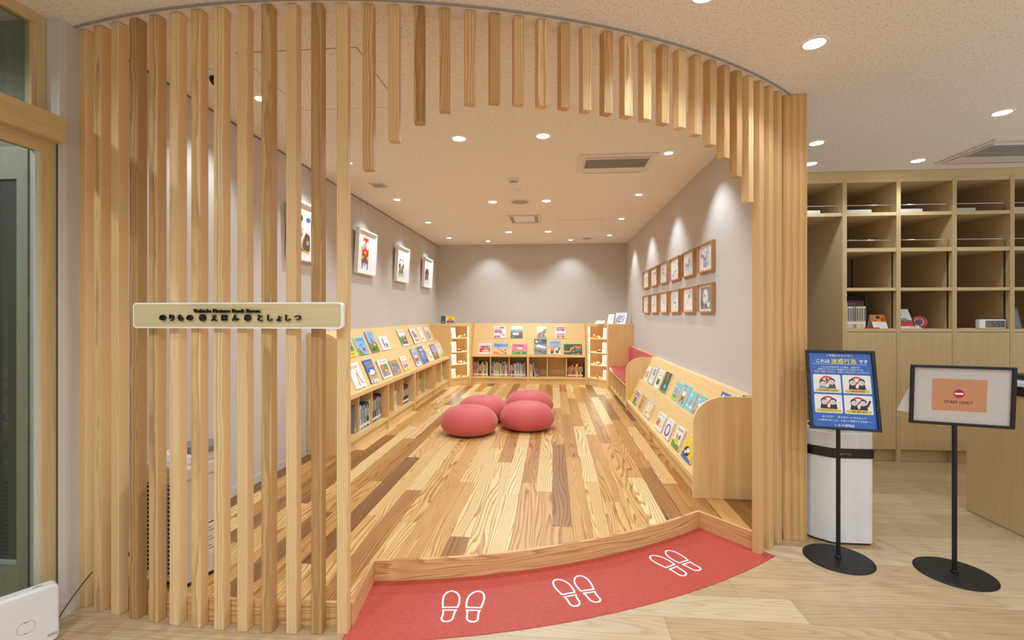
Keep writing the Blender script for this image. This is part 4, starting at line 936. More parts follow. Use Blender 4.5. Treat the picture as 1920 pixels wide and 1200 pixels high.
# ------------------------------------------------------------------ ceiling fittings
LC = (.80, .95, 1.06)
def downlight(x, y, r, label, e, spot=110, group='round ceiling downlights', lampmesh=[None], aim=None, blend=.6, size=.05):
    t = thing('downlight', label, 'ceiling light', (x, y, H-.0005), 0, group)
    m = MB(); m.lathe([(r+.010, 0), (r+.008, -.004), (r, -.004), (r-.003, -.0005)], SMOOTH, 32, cap=False); m.build('trim_ring', t)
    MB().cyl((0, 0, 0), r-.002, -.0020, -.0005, LAMP, 32).build('lamp_disc', t)
    if e:
        l = bpy.data.lights.new('downlight_beam', 'SPOT'); l.energy = e; l.spot_size = math.radians(spot); l.spot_blend = blend; l.shadow_soft_size = size; l.color = LC
        o = bpy.data.objects.new('downlight_beam', l); COL.objects.link(o); o.location = (x, y, H-.02)
        if aim is not None:
            d = Vector(aim).normalized(); o.rotation_euler = d.to_track_quat('-Z', 'Y').to_euler()
n3 = ['nearest', 'middle', 'farthest']
for k, y in enumerate((3.458, 5.434, 7.437)):
    for x, s in ((-.680, 'left'), (-.068, 'right')):
        downlight(x, y, .048, '%s %s lamp of the central ceiling pairs in the reading room' % (n3[k], s), 60, 150)
n5 = ['nearest', 'second', 'third', 'fourth', 'farthest']
for k, y in enumerate((2.72, 3.93, 5.232, 6.568, 7.92)):
    downlight(-1.728, y, .036, 'small downlight along the left wall, %s from the entrance' % n5[k], 28, 86, aim=(-.34, 0, -1), blend=.75, size=.02)
for k, y in enumerate((3.905, 5.229, 6.53, 7.872)):
    downlight(.92, y, .036, 'small downlight along the right wall, %s from the entrance' % ['nearest', 'second', 'third', 'farthest'][k], 28, 86, aim=(.34, 0, -1), blend=.75, size=.02)
for x, s in ((-1.12, 'left'), (.311, 'right')):
    downlight(x, 8.31, .036, 'small downlight close to the back wall, on the %s' % s, 20, 92, aim=(0, .34, -1), blend=.8, size=.02)
for (x, y, lab) in ((1.236, 2.386, 'large lobby downlight above the signs stands, right of the slats'), (.608, 1.985, 'lobby downlight cut off by the top edge of the view'), (2.85, 3.305, 'rightmost lobby downlight, nearest to the counter'), (1.97, 3.774, 'lobby downlight just right of the wall end, nearer one'),
                    (2.187, 4.289, 'lobby downlight in front of the tall open bay'), (3.037, 4.276, 'lobby downlight before the second shelf bay')):
    downlight(x, y, .048, lab, 17, 140, 'lobby downlights')
# lamps of the lobby behind the camera
for (x, y) in ((-1.5, .2), (0., .3), (1.5, .3), (-.8, -1.2), (1., -1.2), (2.7, 1.0)):
    l = bpy.data.lights.new('lobby_lamp', 'SPOT'); l.energy = 76; l.spot_size = math.radians(150); l.spot_blend = .7; l.shadow_soft_size = .05; l.color = LC
    o = bpy.data.objects.new('lobby_lamp', l); COL.objects.link(o); o.location = (x, y, H-.02)

l = bpy.data.lights.new('vestibule_fill', 'SPOT'); l.spot_size = math.radians(165); l.spot_blend = .4; l.energy = 60; l.shadow_soft_size = .05; l.color = LC  # unseen fill light, added to brighten the vestibule behind the glass
o = bpy.data.objects.new('vestibule_fill', l); COL.objects.link(o); o.location = (-2.75, 1.0, 2.58)
ACW = flat((224, 212, 200), .5, name='ac_panel'); ACG = flat((120, 114, 108), .6, name='ac_grille')
def air_con(name, label, x0, x1, y0, y1, flipx=False):
    t = thing(name, label, 'air conditioner', (x0, y0, H), 0, 'ceiling air conditioners')
    w, d = x1-x0, y1-y0
    MB().box(0, w, 0, d, -.008, -.0005, ACW).build('surround', t, bevel=.003)
    MB().box(.05, w-.05, .07, d-.03, -.020, -.008, ACW).build('front_panel', t, bevel=.003)
    g = MB(); g.box(.06, w-.06, .085, .085+(d*.46), -.0215, -.020, ACG)
    for k in range(12):
        yy = .09+k*(d*.46-.01)/12; g.box(.06, w-.06, yy, yy+.004, -.025, -.0215, flat((170, 162, 152), .5))
    g.build('grille', t)
    MB().box(.06, w-.06, d-.045, d-.040, -.0215, -.020, DARK).build('air_slot', t)
air_con('air_conditioner', 'ceiling air conditioner panel inside the reading room', .213, .843, 3.885, 4.38)
air_con('air_conditioner', 'ceiling air conditioner panel over the lobby, cut by the right edge', 3.231, 4.3, 3.80, 4.37)
sd = thing('smoke_detector', 'round smoke detector hanging under the ceiling centre', 'detector', (-.367, 4.524, H))
MB().lathe([(.052, -.0005), (.052, -.022), (.045, -.026)], OFFW, 28).build('base', sd)
MB().lathe([(.034, -.026), (.034, -.032), (.028, -.048), (.018, -.050)], flat((220, 214, 204), .5), 24).build('sensor_head', sd)
MB().lathe([(.0345, -.033), (.0335, -.038)], DARK, 24, cap=False).build('vent_slots', sd)
sp = thing('sprinkler', 'flat round sprinkler cap behind the smoke detector', 'sprinkler', (-.368, 4.95, H))
MB().lathe([(.055, -.0005), (.052, -.004), (.02, -.005)], OFFW, 28).build('rosette', sp); MB().cyl((0, 0, 0), .012, -.016, -.004, OFFW, 12).build('nozzle', sp)
sk = thing('ceiling_speaker', 'round grey ceiling speaker', 'speaker', (-.369, 5.44, H))
MB().lathe([(.115, -.0005), (.112, -.007), (.098, -.008)], OFFW, 36).build('rim', sk); MB().cyl((0, 0, 0), .097, -.0095, -.008, flat((168, 156, 146), .7), 36).build('mesh_cover', sk)
def hatch(x0, x1, y0, y1, label, dark=(150, 134, 120)):
    t = thing('ceiling_hatch', label, 'hatch', (x0, y0, H), 0, 'ceiling hatches'); e = .003; m = MB(); k = flat(dark, .6)
    w, d = x1-x0, y1-y0
    for q in ((0, w, 0, e), (0, w, d-e, d), (0, e, e, d-e), (w-e, w, e, d-e)): m.box(*q, -.002, -.0002, k)
    m.build('edge_strip', t); MB().box(e, w-e, e, d-e, -.0014, -.0002, CEIL).build('lid', t)
hatch(-1.553, -.937, 2.235, 2.90, 'square ceiling hatch seen between the slats at upper left')
hatch(.07, .688, 6.54, 7.15, 'faint square ceiling hatch at the back right of the reading room')
t = thing('ceiling_monitor', 'recessed white projector box in the ceiling centre', 'ceiling box', (-.590, 6.18, H))
m = MB()
for q in ((0, .43, 0, .03), (0, .43, .48, .51), (0, .03, .03, .48), (.40, .43, .03, .48)): m.box(*q, -.014, -.0005, ACW)
m.build('frame', t); MB().box(.03, .40, .03, .48, -.002, -.0005, flat((170, 156, 144), .6)).build('recess', t); MB().box(.08, .35, .06, .44, -.010, -.002, WHITE).build('lamp_cover', t)
def vent(x0, y0, w, d, label):
    t = thing('ceiling_vent', label, 'vent', (x0, y0, H), 0, 'small square ceiling vents'); MB().box(0, w, 0, d, -.005, -.0005, ACW).build('frame', t)
    g = MB(); g.box(.02, w-.02, .02, d-.02, -.0065, -.005, flat((160, 156, 150), .6)); g.build('grille', t)
vent(-1.80, 4.55, .16, .17, 'small square vent in the ceiling near the left wall'); vent(.50, 8.08, .16, .16, 'small square vent in the ceiling near the back wall')
dc = thing('dome_camera', 'black dome camera on a white plate between the slats', 'camera', (-1.80, 2.45, H))
MB().lathe([(.085, -.0005), (.083, -.008), (.05, -.014)], OFFW, 32).build('plate', dc, smooth=False)
MB().lathe([(.042, -.012), (.042, -.026), (.032, -.044), (.014, -.055), (.002, -.057)], flat((18, 18, 20), .15), 24).build('dome', dc, smooth=True)

# ------------------------------------------------------------------ cabinets of the lobby
YF, YBK = 4.55, 5.24
units = [(1.62, 2.6175), (2.6175, 3.0725), (3.0725, 3.5375), (3.5375, 4.0075), (4.0075, 4.4725), (4.4725, 4.9375)]
names = ['tall open shelving bay beside the wall end', 'shelving bay with books and an orange calendar', 'shelving bay with magazine stand and tape rolls', 'shelving bay with the digital clock', 'shelving bay with clear holder, cut by the right edge', 'farthest right shelving bay']
TRAY = flat((196, 190, 180), .5)
for k, (a, b) in enumerate(units[:5]):
    u = thing('shelving_cabinet', names[k], 'cabinet', (a, YF, 0), 0, 'built-in shelving bays'); th = .0175
    for p, q in ((a+.0005, a+th), (b-th, b-.0005)): MB().box(p, q, YF, YBK, 0, 2.536, CAB).build('side_panel', u, world=True, bevel=.001)
    a2_, b2_ = a+th, b-th
    MB().box(a+.0005, b-.0005, YF, YF+.05, 2.536, H-.002, CAB_X).build('fascia', u, world=True)
    MB().box(a2_, b2_, YF+.004, YBK, 2.500, 2.536, CAB_X).build('top_board', u, world=True)
    zz = [(2.199, 2.230)] if k == 0 else [(2.199, 2.230), (1.877, 1.911), (1.528, 1.555), (1.162, 1.190)]
    for p, q in zz: MB().box(a2_, b2_, YF+.004, YBK, p, q, CAB_X).build('shelf', u, world=True, bevel=.001)
    MB().box(a2_, b2_, YF+.05, YF+.07, 0, .105, CAB_X).build('plinth', u, world=True)
    if k:
        d = MB().box(a2_+.002, b2_-.002, YF+.003, YF+.022, .112, 1.158, CAB).build('door', u, world=True, bevel=.001)
        for z in (2.299, 1.984):
            m = MB(); m.tube([(a2_+.002, YF+.03, z), (b2_-.01, YF+.03, z), (b2_-.006, YF+.036, z-.01), (b2_-.004, YF+.05, z-.062)], .0045, CHROME, 8); m.build('guard_rail', u, world=True, smooth=True)
        for yy in (YF+.045, YBK-.06):
            m = MB()
            for xx in ((b2_-.003, b2_),) + (((a2_, a2_+.003),) if yy > 5 else ()): 
                m.box(xx[0], xx[1], yy, yy+.016, 1.19, 1.528, DARK); m.box(xx[0], xx[1], yy, yy+.016, 1.555, 1.877, DARK)
            m.build('shelf_standard', u, world=True)
    else:
        MB().box(a2_, b2_, YF+.004, YBK, .105, .125, CAB_X).build('bottom_board', u, world=True)
        m = MB(); m.tube([(a2_+.002, YF+.03, 2.299), (b2_-.01, YF+.03, 2.299), (b2_-.006, YF+.036, 2.289), (b2_-.004, YF+.05, 2.237)], .0045, CHROME, 8); m.build('guard_rail', u, world=True)
    tx = {0: (2.15, 2.425), 1: (2.64, 2.865), 2: (3.09, 3.295), 3: (3.555, 3.735), 4: (4.025, 4.22)}[k]
    t = MB().box(tx[0], tx[1], YF+.03, YF+.33, 2.2305, 2.262, TRAY).build('storage_tray', bevel=.004)
    tag(t, 'flat beige tray on top shelf of the %s' % ['tall open bay', 'bay above the orange calendar', 'bay above the tape rolls', 'bay above the clock', 'rightmost bay in view'][k], 'tray', 'flat beige trays on the top shelves')

ZS = 1.1905
for k in range(9):
    w = .0185; x = 2.638+k*.0195; h = .198 if k else .232
    cc = [(226, 206, 90), (206, 200, 184), (196, 206, 212), (224, 160, 90), (110, 150, 196), (224, 196, 150), (214, 200, 160), (196, 200, 140), (230, 214, 190)][k]
    nm = ['yellow', 'pale grey', 'pale blue', 'orange', 'blue', 'peach', 'beige', 'pale green', 'cream'][k]
    mb = MB(); mb.box(0, w, 0, .13, 0, h, flat(cc, .5)); o = mb.build('comic_book', bevel=.001); o.location = (x, YF+.03, ZS)
    tag(o, '%s %s manga-size book, %s from the left in the lobby shelf row' % ('tall' if k == 0 else 'slim', nm, ORD[k]), 'book', 'row of slim volumes on the lobby shelf')
    m = MB(); m.box(.004, w-.004, -.0008, 0, h*.36, h*.92, flat((96, 92, 90), .6)); m.box(.001, w-.001, -.0006, 0, .04, .060, C('white')); m.box(.005, w-.005, -.0012, -.0006, .062, .07, C('red')); m.build('spine_print', o)
bk = thing('picture_book', 'dark red landscape book behind the slim volumes', 'book', M=T(2.742, YF+.20, ZS+.0) @ Matrix.Rotation(PI/2-.05, 4, 'X'))
MB().box(0, .16, 0, .255, 0, .014, flat((120, 30, 50), .5)).build('cover', bk); MB().box(.002, .157, .002, .252, -.004, 0, PAPER).build('pages', bk); m = MB(); A(91).p(rect(.05, .7, .5, .9), 'green').p(rect(.1, .74, .45, .86), 'dkgrey').p(rect(.6, .74, .95, .92), 'dkgrey').onto(m, .16, .255, .0144); m.build('printed_picture', bk)
bk = thing('display_board', 'large black board behind the dark red book', 'board', M=T(2.812, YF+.30, ZS) @ Matrix.Rotation(PI/2-.03, 4, 'X'))
MB().box(0, .17, 0, .30, 0, .016, BLACK).build('panel', bk); MB().box(.165, .17, 0, .3, .016, .018, GREY).build('edge', bk)
cal = thing('desk_calendar', 'small orange topped desk calendar with three round pictures', 'calendar', M=T(2.888, YF+.04, ZS) @ RZ(.0) @ Matrix.Rotation(PI/2-.42, 4, 'X'))
MB().box(0, .122, 0, .135, -.002, 0, C('white')).build('sheet', cal)
m = MB(); q = A(92).bg('white').p(rect(0, .45, 1, 1), 'orange')
for xx, yy, c in ((.22, .66, 'sky'), (.5, .80, 'navy'), (.8, .64, 'red')): q.p(oval(xx, yy, .14, .12), 'dkgrey').p(oval(xx, yy+.02, .1, .08), c)
for yy in (.1, .18, .26, .34): q.line([(.08, yy), (.92, yy)], .012, 'grey')
q.onto(m, .122, .135, .0003); m.build('print', cal)
m = MB(); b = MB().box(0, .122, 0, .13, -.002, 0, C('white')); m.add([T(0, .133, -.001) @ Matrix.Rotation(.72, 4, 'X') @ T(0, -.133, 0) @ Vector(p) for p in b.v], b.f, C('white')); m.build('back_leg', cal)
o = MB().box(2.80, 2.92, YF+.01, YF+.13, ZS, ZS+.008, flat((190, 40, 44), .5)).build('booklet'); tag(o, 'thin red booklet lying by the slim volumes', 'booklet')
mg = thing('magazine', 'red and white car magazine tilted in the second lobby bay', 'magazine', M=T(3.122, YF+.05, ZS) @ Matrix.Rotation(PI/2-.5, 4, 'X'))
MB().box(0, .135, 0, .205, -.006, 0, BLACK).build('holder', mg); m = MB(); A(93).bg('white').p(rect(0, 0, 1, .42), 'red').vehicle(.1, .3, .75, .24, 'grey', 'car').title(.7, 'red', 2, .08, .1, .5).onto(m, .125, .198, .0003); m.build('printed_cover', mg)
pp = thing('notice_card', 'small white notice lying before the magazine', 'card', M=T(3.093, YF+.012, ZS+.0005) @ Matrix.Rotation(.35, 4, 'X'))
MB().box(.01, .185, 0, .075, 0, .0015, C('white')).build('card', pp); m = MB(); A(94).title(.7, 'blue', 10, .12).p(rect(.5, .2, .58, .35), 'red').p(rect(.62, .2, .7, .35), 'green').p(rect(.74, .2, .82, .35), 'red').onto(m, .19, .075, .0019); m.build('print', pp)
for k in range(3):
    tp = thing('tape_roll', '%s of the red and white tape rolls in the lobby shelf' % ['nearest, red faced roll', 'middle roll', 'rearmost roll'][k], 'tape', M=T(3.312+k*.0120, YF+.10+k*.0168, ZS+.056) @ RZ(.95) @ Matrix.Rotation(PI/2, 4, 'Y'), group='red and white tape rolls')
    MB().lathe([(.028, 0), (.056, 0), (.056, .018), (.028, .018), (.028, 0)], C('white'), 32, cap=False).build('roll', tp, smooth=False)
    MB().lathe([(.036, -.0008), (.055, -.0008), (.055, -.0003), (.036, -.0003)], C('red'), 32, cap=False).build('red_ring', tp)
    MB().lathe([(.008, -.001), (.030, -.001), (.030, .014), (.008, .014)], flat((120, 100, 96), .5), 24).build('core', tp)
ck = thing('digital_clock', 'white digital clock showing the time in black digits', 'clock', M=T(3.765, YF+.03, ZS) @ RZ(-.06))
MB().box(0, .208, 0, .05, 0, .082, WHITE).build('case', ck, bevel=.008, seg=3)
MB().box(.046, .200, -.0014, 0, .010, .072, flat((112, 112, 104), .3)).build('display', ck)
m = MB(); segs = {'5': 'acdfg', '8': 'abcdefg'}
def digit(mb, x, z, w, h, on):
    t = .0052
    P = {'a': (x, x+w, z+h-t, z+h), 'g': (x, x+w, z+h/2-t/2, z+h/2+t/2), 'd': (x, x+w, z, z+t), 'f': (x, x+t, z+h/2, z+h), 'b': (x+w-t, x+w, z+h/2, z+h), 'e': (x, x+t, z, z+h/2), 'c': (x+w-t, x+w, z, z+h/2)}
    for s_ in on: q = P[s_]; mb.box(q[0]+.0006, q[1]-.0006, -.0022, -.0014, q[2]+.0006, q[3]-.0006, BLACK)
digit(m, .092, .018, .024, .046, segs['5']); digit(m, .134, .018, .024, .046, segs['5']); digit(m, .166, .018, .024, .046, segs['8'])
m.box(.1225, .1265, -.0022, -.0014, .030, .034, BLACK); m.box(.1225, .1265, -.0022, -.0014, .048, .052, BLACK); m.build('digits', ck)
ah = thing('card_holder', 'clear plastic card holder in the rightmost bay', 'holder', M=T(4.03, YF+.05, ZS) @ Matrix.Rotation(PI/2-.25, 4, 'X'))
MB().box(0, .10, 0, .19, 0, .002, glass('acrylic', (.8, .82, .84), .2)).build('panel', ah); MB().box(.004, .09, .01, .16, -.002, -.0005, flat((150, 146, 140), .6)).build('sheet', ah)
o = MB().box(3.60, 3.72, YF+.02, YF+.10, ZS, ZS+.003, C('white')).build('paper_sheet'); tag(o, 'white paper lying left of the clock', 'paper')

# counter on the right
ct = thing('counter', 'wood sided counter with black edge and white top at right', 'counter', (2.77, 1.2, 0))
MB().box(2.772, 4.4, 1.2, 3.470, .004, .83, CAB).build('body', ct, world=True)
MB().box(2.762, 4.4, 1.2, 3.480, .83, .885, flat((24, 22, 20), .4)).build('edge_band', ct, world=True)
MB().box(2.760, 4.4, 1.2, 3.482, .885, .915, flat((232, 232, 232), .25)).build('worktop', ct, world=True, bevel=.006)
MB().box(2.776, 4.4, 1.2, 3.466, 0, .004, DARK).build('base_gap', ct, world=True)
o = MB().box(2.84, 3.3, 2.7, 3.30, .9155, .945, flat((26, 26, 28), .35)).build('black_tray', bevel=.008); tag(o, 'black tray on the white counter top at right edge', 'tray')

# ------------------------------------------------------------------ air purifiers
def rounded(pts, r, n=6):
    out = []
    for i, p in enumerate(pts):
        a, b, c = Vector(pts[i-1]), Vector(p), Vector(pts[(i+1) % len(pts)]); rr = r[i] if isinstance(r, (list, tuple)) else r
        d1_, d2_ = (a-b).normalized(), (c-b).normalized(); ang = d1_.angle(d2_); L = min(rr/math.tan(ang/2), (a-b).length*.49, (c-b).length*.49)
        P, Q = b+d1_*L, b+d2_*L
        for k in range(n+1):
            t = k/n; out.append(tuple(P*(1-t)**2+b*2*t*(1-t)+Q*t**2))
    return out
pr = thing('air_purifier', 'tall white air purifier with black band behind the blue sign', 'air purifier', (1.65, 3.04, 0))
base = rounded([(1.820, 2.885), (1.820, 3.19), (1.50, 3.19), (1.50, 2.975), (1.60, 2.885)], [.03, .05, .05, .08, .08])
def off(pts, d):
    c_ = Vector((1.667, 3.04)); return [tuple(Vector(p)+(Vector(p)-c_).normalized()*d) for p in pts]
PW = flat((226, 224, 224), .35, name='purifier_white')
MB().prism(off(base, -.012), 0, .012, DARK).build('foot', pr, world=True)
MB().prism(base, .012, .497, PW).build('body', pr, world=True, bevel=.004)
MB().prism(off(base, .008), .497, .548, flat((30, 26, 24), .25)).build('band', pr, world=True, bevel=.003)
MB().prism(base, .548, .640, PW).build('head', pr, world=True, bevel=.006)
MB().prism(off(base, -.010), .640, .646, flat((190, 192, 196), .4)).build('top_plate', pr, world=True)
g = MB()
for k in range(48):
    a = 2*PI*k/48; c_ = Vector((1.665, 3.035, .6465)); p1, p2 = c_+Vector((.05*math.cos(a), .05*math.sin(a), 0)), c_+Vector((.118*math.cos(a), .118*math.sin(a), 0))
    nn = Vector((-math.sin(a), math.cos(a), 0))*.003
    g.add([p1-nn, p2-nn, p2+nn, p1+nn, p1-nn+Vector((0, 0, .004)), p2-nn+Vector((0, 0, .004)), p2+nn+Vector((0, 0, .004)), p1+nn+Vector((0, 0, .004))], [(4, 5, 6, 7), (0, 1, 5, 4), (1, 2, 6, 5), (2, 3, 7, 6), (3, 0, 4, 7)], DARK)
g.build('louvre', pr, world=True)
MB().cyl((1.665, 3.035, 0), .042, .646, .653, GREY, 28).build('control_dial', pr, world=True)
m = MB(); put_text(m, frame((1.665, 2.8755, .522), (1, 0, 0), (0, 0, 1), (0, -1, 0)), 'Airdog', .016, C('grey')); m.poly([(1.628, 2.8755, .522), (1.634, 2.8755, .515), (1.640, 2.8755, .522), (1.637, 2.8755, .526), (1.631, 2.8755, .526)], C('grey')); m.build('logo', pr, world=True)
m = MB()
for i_ in range(5):
    for j_ in range(9):
        yy = 3.02+i_*.012; zz_ = .05+j_*.014; m.box(1.4985, 1.4999, yy, yy+.006, zz_, zz_+.006, DARK)
m.build('intake_grille', pr, world=True)

pl = thing('air_purifier', 'white air purifier with black grille standing behind the slats', 'air purifier', M=T(-1.615, 1.985, PZ) @ RZ(math.radians(-14)))
# local: x to the left is negative, y goes back
GW = flat((224, 220, 216), .4, name='purifier_ivory')
MB().box(-.24, -.01, .01, .225, 0, .02, DARK).build('foot', pl)
MB().prism(rounded([(-.25, 0), (0, 0), (0, .235), (-.25, .235)], [.02, .03, .05, .05]), .02, .475, GW).build('body', pl, bevel=.003)
MB().prism(rounded([(-.255, -.004), (.004, -.004), (.004, .239), (-.255, .239)], [.03, .03, .05, .05]), .475, .535, GW).build('head', pl, bevel=.01)
MB().prism(rounded([(-.225, .04), (-.02, .04), (-.02, .22), (-.225, .22)], .03), .535, .575, WHITE).build('tank_cover', pl, bevel=.006)
MB().prism(rounded([(-.19, .07), (.0, .07), (.0, .232), (-.19, .232)], .03), .575, .603, flat((128, 128, 130), .35)).build('top_handle', pl, bevel=.006)
MB().box(-.238, -.045, -.002, .0, .05, .45, flat((34, 34, 36), .6)).build('filter', pl)
g = MB()
for k in range(21): g.box(-.240, -.042, -.0065, -.002, .05+k*.0195, .0555+k*.0195, GW)
for k in range(8): g.box(-.240+k*.0276, -.2365+k*.0276, -.0075, -.0015, .05, .45, GW)
g.build('grille', pl)
m = MB(); m.box(.0005, .0012, .06, .15, .10, .26, C('white')); 
for k in range(9): m.box(.0012, .0016, .066, .066+.05+.03*((k*5) % 3)/2, .115+k*.014, .118+k*.014, C('dkgrey'))
m.box(.0012, .0016, .064, .146, .25, .255, C('black')); m.build('rating_label', pl)
for z in (.505, .43): 
    m = MB(); cv = MB().lathe([(.008, 0), (.008, .002)], DARK, 14); m.add([T(.004, .19, z) @ Matrix.Rotation(PI/2, 4, 'Y') @ Vector(p) for p in cv.v], cv.f, DARK); m.build('button', pl)
cb = MB().tube([(-1.86, 2.30, PZ+.01), (-1.95, 2.22, PZ+.012), (-2.02, 2.16, PZ+.02), (-2.05, 2.14, PZ+.10), (-2.06, 2.15, PZ+.28), (-2.09, 2.16, PZ+.32)], .005, BLACK, 8).build('electric_cable', smooth=True)
tag(cb, 'black power cord rising beside the air purifier behind the slats', 'cord')
ad = MB().box(-2.118, -2.07, 2.10, 2.16, PZ+.30, PZ+.40, BLACK).build('power_adapter', bevel=.004); tag(ad, 'black plug adapter on the left wall behind the slats', 'adapter')

# white low box at bottom left
P0 = Vector((-2.075, 1.625, 0)); P1 = Vector((-2.027, 1.825, 0))
fx_ = Vector((.115, .20, 0)).normalized()
Wb, Hb, Tb = .62, .232, .058
o0 = Vector((-2.035, 1.808, 0))-fx_*Wb
bx_ = thing('white_device', 'white rounded upright device at the bottom left corner', 'device', M=frame(o0, fx_, Vector((0, 0, 1)), fx_.cross(Vector((0, 0, 1)))))
MB().prism(rrect(0, .006, Wb, Hb, .022), 0, Tb, flat((224, 218, 214), .35, name='device_white')).build('case', bx_, bevel=.008, seg=3)
MB().box(.03, Wb-.03, 0, .008, .01, Tb-.01, DARK).build('foot', bx_)
m = MB(); ring(m, rrect(Wb-.122, .078, Wb-.072, .122, .014), .0012, Tb+.0002, Tb+.0006, GREY); m.build('cover_outline', bx_)
m = MB(); m.box(Wb-.103, Wb-.093, .1205, .1225, Tb+.0004, Tb+.001, DARK); m.box(Wb-.103, Wb-.093, .0775, .0795, Tb+.0004, Tb+.001, DARK); m.build('latch_marks', bx_)
m = MB(); m.box(Wb-.075, Wb-.045, Hb+.0002, Hb+.0008, .028, .031, DARK); m.box(Wb-.064, Wb-.056, Hb+.0002, Hb+.0012, .020, .032, GREY); m.build('top_slot', bx_)
m = MB(); m.box(Wb-.037, Wb-.005, .026, .044, Tb+.0002, Tb+.0005, flat((206, 202, 200), .4)); put_text(m, frame((Wb-.021, .035, Tb+.0009), (1, 0, 0), (0, 1, 0), (0, 0, 1)), 'AIRQ', .0125, C('dkgrey')); m.build('badge', bx_)
cd = MB().tube([tuple(Vector((-2.06, 1.83, .02))*(1-t)**2+Vector((-2.12, 1.90, .03))*2*t*(1-t)+Vector((-2.06, 1.99, .16))*t*t) for t in [k/16 for k in range(17)]], .0022, BLACK, 6).build('black_cable', smooth=True)
tag(cd, 'thin black cable rising from the white device to the slats', 'cable')

# ------------------------------------------------------------------ sign stands
def stand(label, base, ctr, yaw, tilt, w, h):
    t = thing('sign_stand', label, 'sign stand', (base[0], base[1], 0), 0, 'black floor sign stands')
    MB().lathe([(.165, 0), (.165, .004), (.158, .007), (.02, .008)], BLACK, 56).build('base_plate', t)
    MB().lathe([(.016, .007), (.016, .016), (.011, .020)], BLACK, 20).build('collar', t)
    MB().cyl((0, 0, 0), .0105, .016, ctr[2]-h/2+(.10 if tilt > 0 else .012), BLACK, 18).build('pole', t)
    n = Vector((math.sin(yaw), -math.cos(yaw), 0)); u = Vector((math.cos(yaw), math.sin(yaw), 0)); v = Vector((0, 0, 1))*math.cos(tilt)-n*math.sin(tilt); N = u.cross(v)
    o = Vector((ctr[0]-base[0], ctr[1]-base[1], ctr[2]))-u*w/2-v*h/2
    F = frame(o, u, v, N)
    def part(mb, name, bevel=0.):
        m = MB()
        m.v = [tuple(F @ Vector(p)) for p in mb.v]; m.f = mb.f; m.mi = mb.mi; m.mats = mb.mats
        return m.build(name, t, bevel=bevel)
    b = .016; m = MB()
    for q in ((0, w, 0, b*.8), (0, w, h-b*.8, h), (0, b, b*.8, h-b*.8), (w-b, w, b*.8, h-b*.8)): m.box(*q, -.004, .012, BLACK)
    part(m, 'frame', .0015)
    part(MB().box(.004, w-.004, .004, h-.004, -.006, -.001, DARK), 'back_plate')
    return t, part, b
# blue notice
w, h = .325, .424
t, part, b = stand('black stand with blue Japanese notice, left of two', (1.532, 2.722), (1.548, 2.717, .911), math.radians(-13.4), math.radians(13.3), w, h)
BLU = flat((46, 96, 178), .35, name='poster_blue')
m = MB(); m.box(b, w-b, b*.8, h-b*.8, -.001, 0, BLU); part(m, 'poster')
iw, ih = w-2*b, h-1.6*b
def pt(x, y): return (b+x*iw, b*.8+y*ih)
tx = MB(); YEL = flat((240, 220, 40), .4); WH = flat((240, 240, 240), .4)
def say(body, x, y, width, col, off_=.0): 
    p = pt(x, y); put_text(tx, T(p[0], p[1], .0012), body, .02, col, width=width*iw, offset=off_)
say('ご来館のみなさまへ', .5, .965, .42, WH)
say('これは', .23, .885, .22, WH, .0004); say('迷惑行為', .56, .885, .40, YEL, .0002); say('です', .87, .885, .14, WH, .0004)
say('これらの行為があった場合、当館では', .5, .805, .62, WH); say('お客さま ならびに 従業員の', .36, .772, .46, WH); say('安全確保', .67, .772, .14, YEL); say('のため、', .81, .772, .12, WH)
say('警察に通報', .17, .738, .18, YEL); say('するなど、迅速に対処させていただきます。', .62, .738, .68, WH)
say('なくそう！　カスタマーハラスメント', .5, .135, .68, WH, .0002); say('〜 お客様も働く人も、お互いに尊重される社会へ 〜', .5, .09, .86, WH); say('トヨタ博物館', .5, .028, .30, WH)
part(tx, 'poster_text')
m = MB(); p, q = pt(.06, .842), pt(.92, .845); m.box(p[0], q[0], p[1], q[1], .0008, .0012, WH); part(m, 'rule_line')
caps = ['人物の無断撮影、SNS投稿', '長時間の拘束', '接近、ボディタッチ', '暴言 過度な要求']
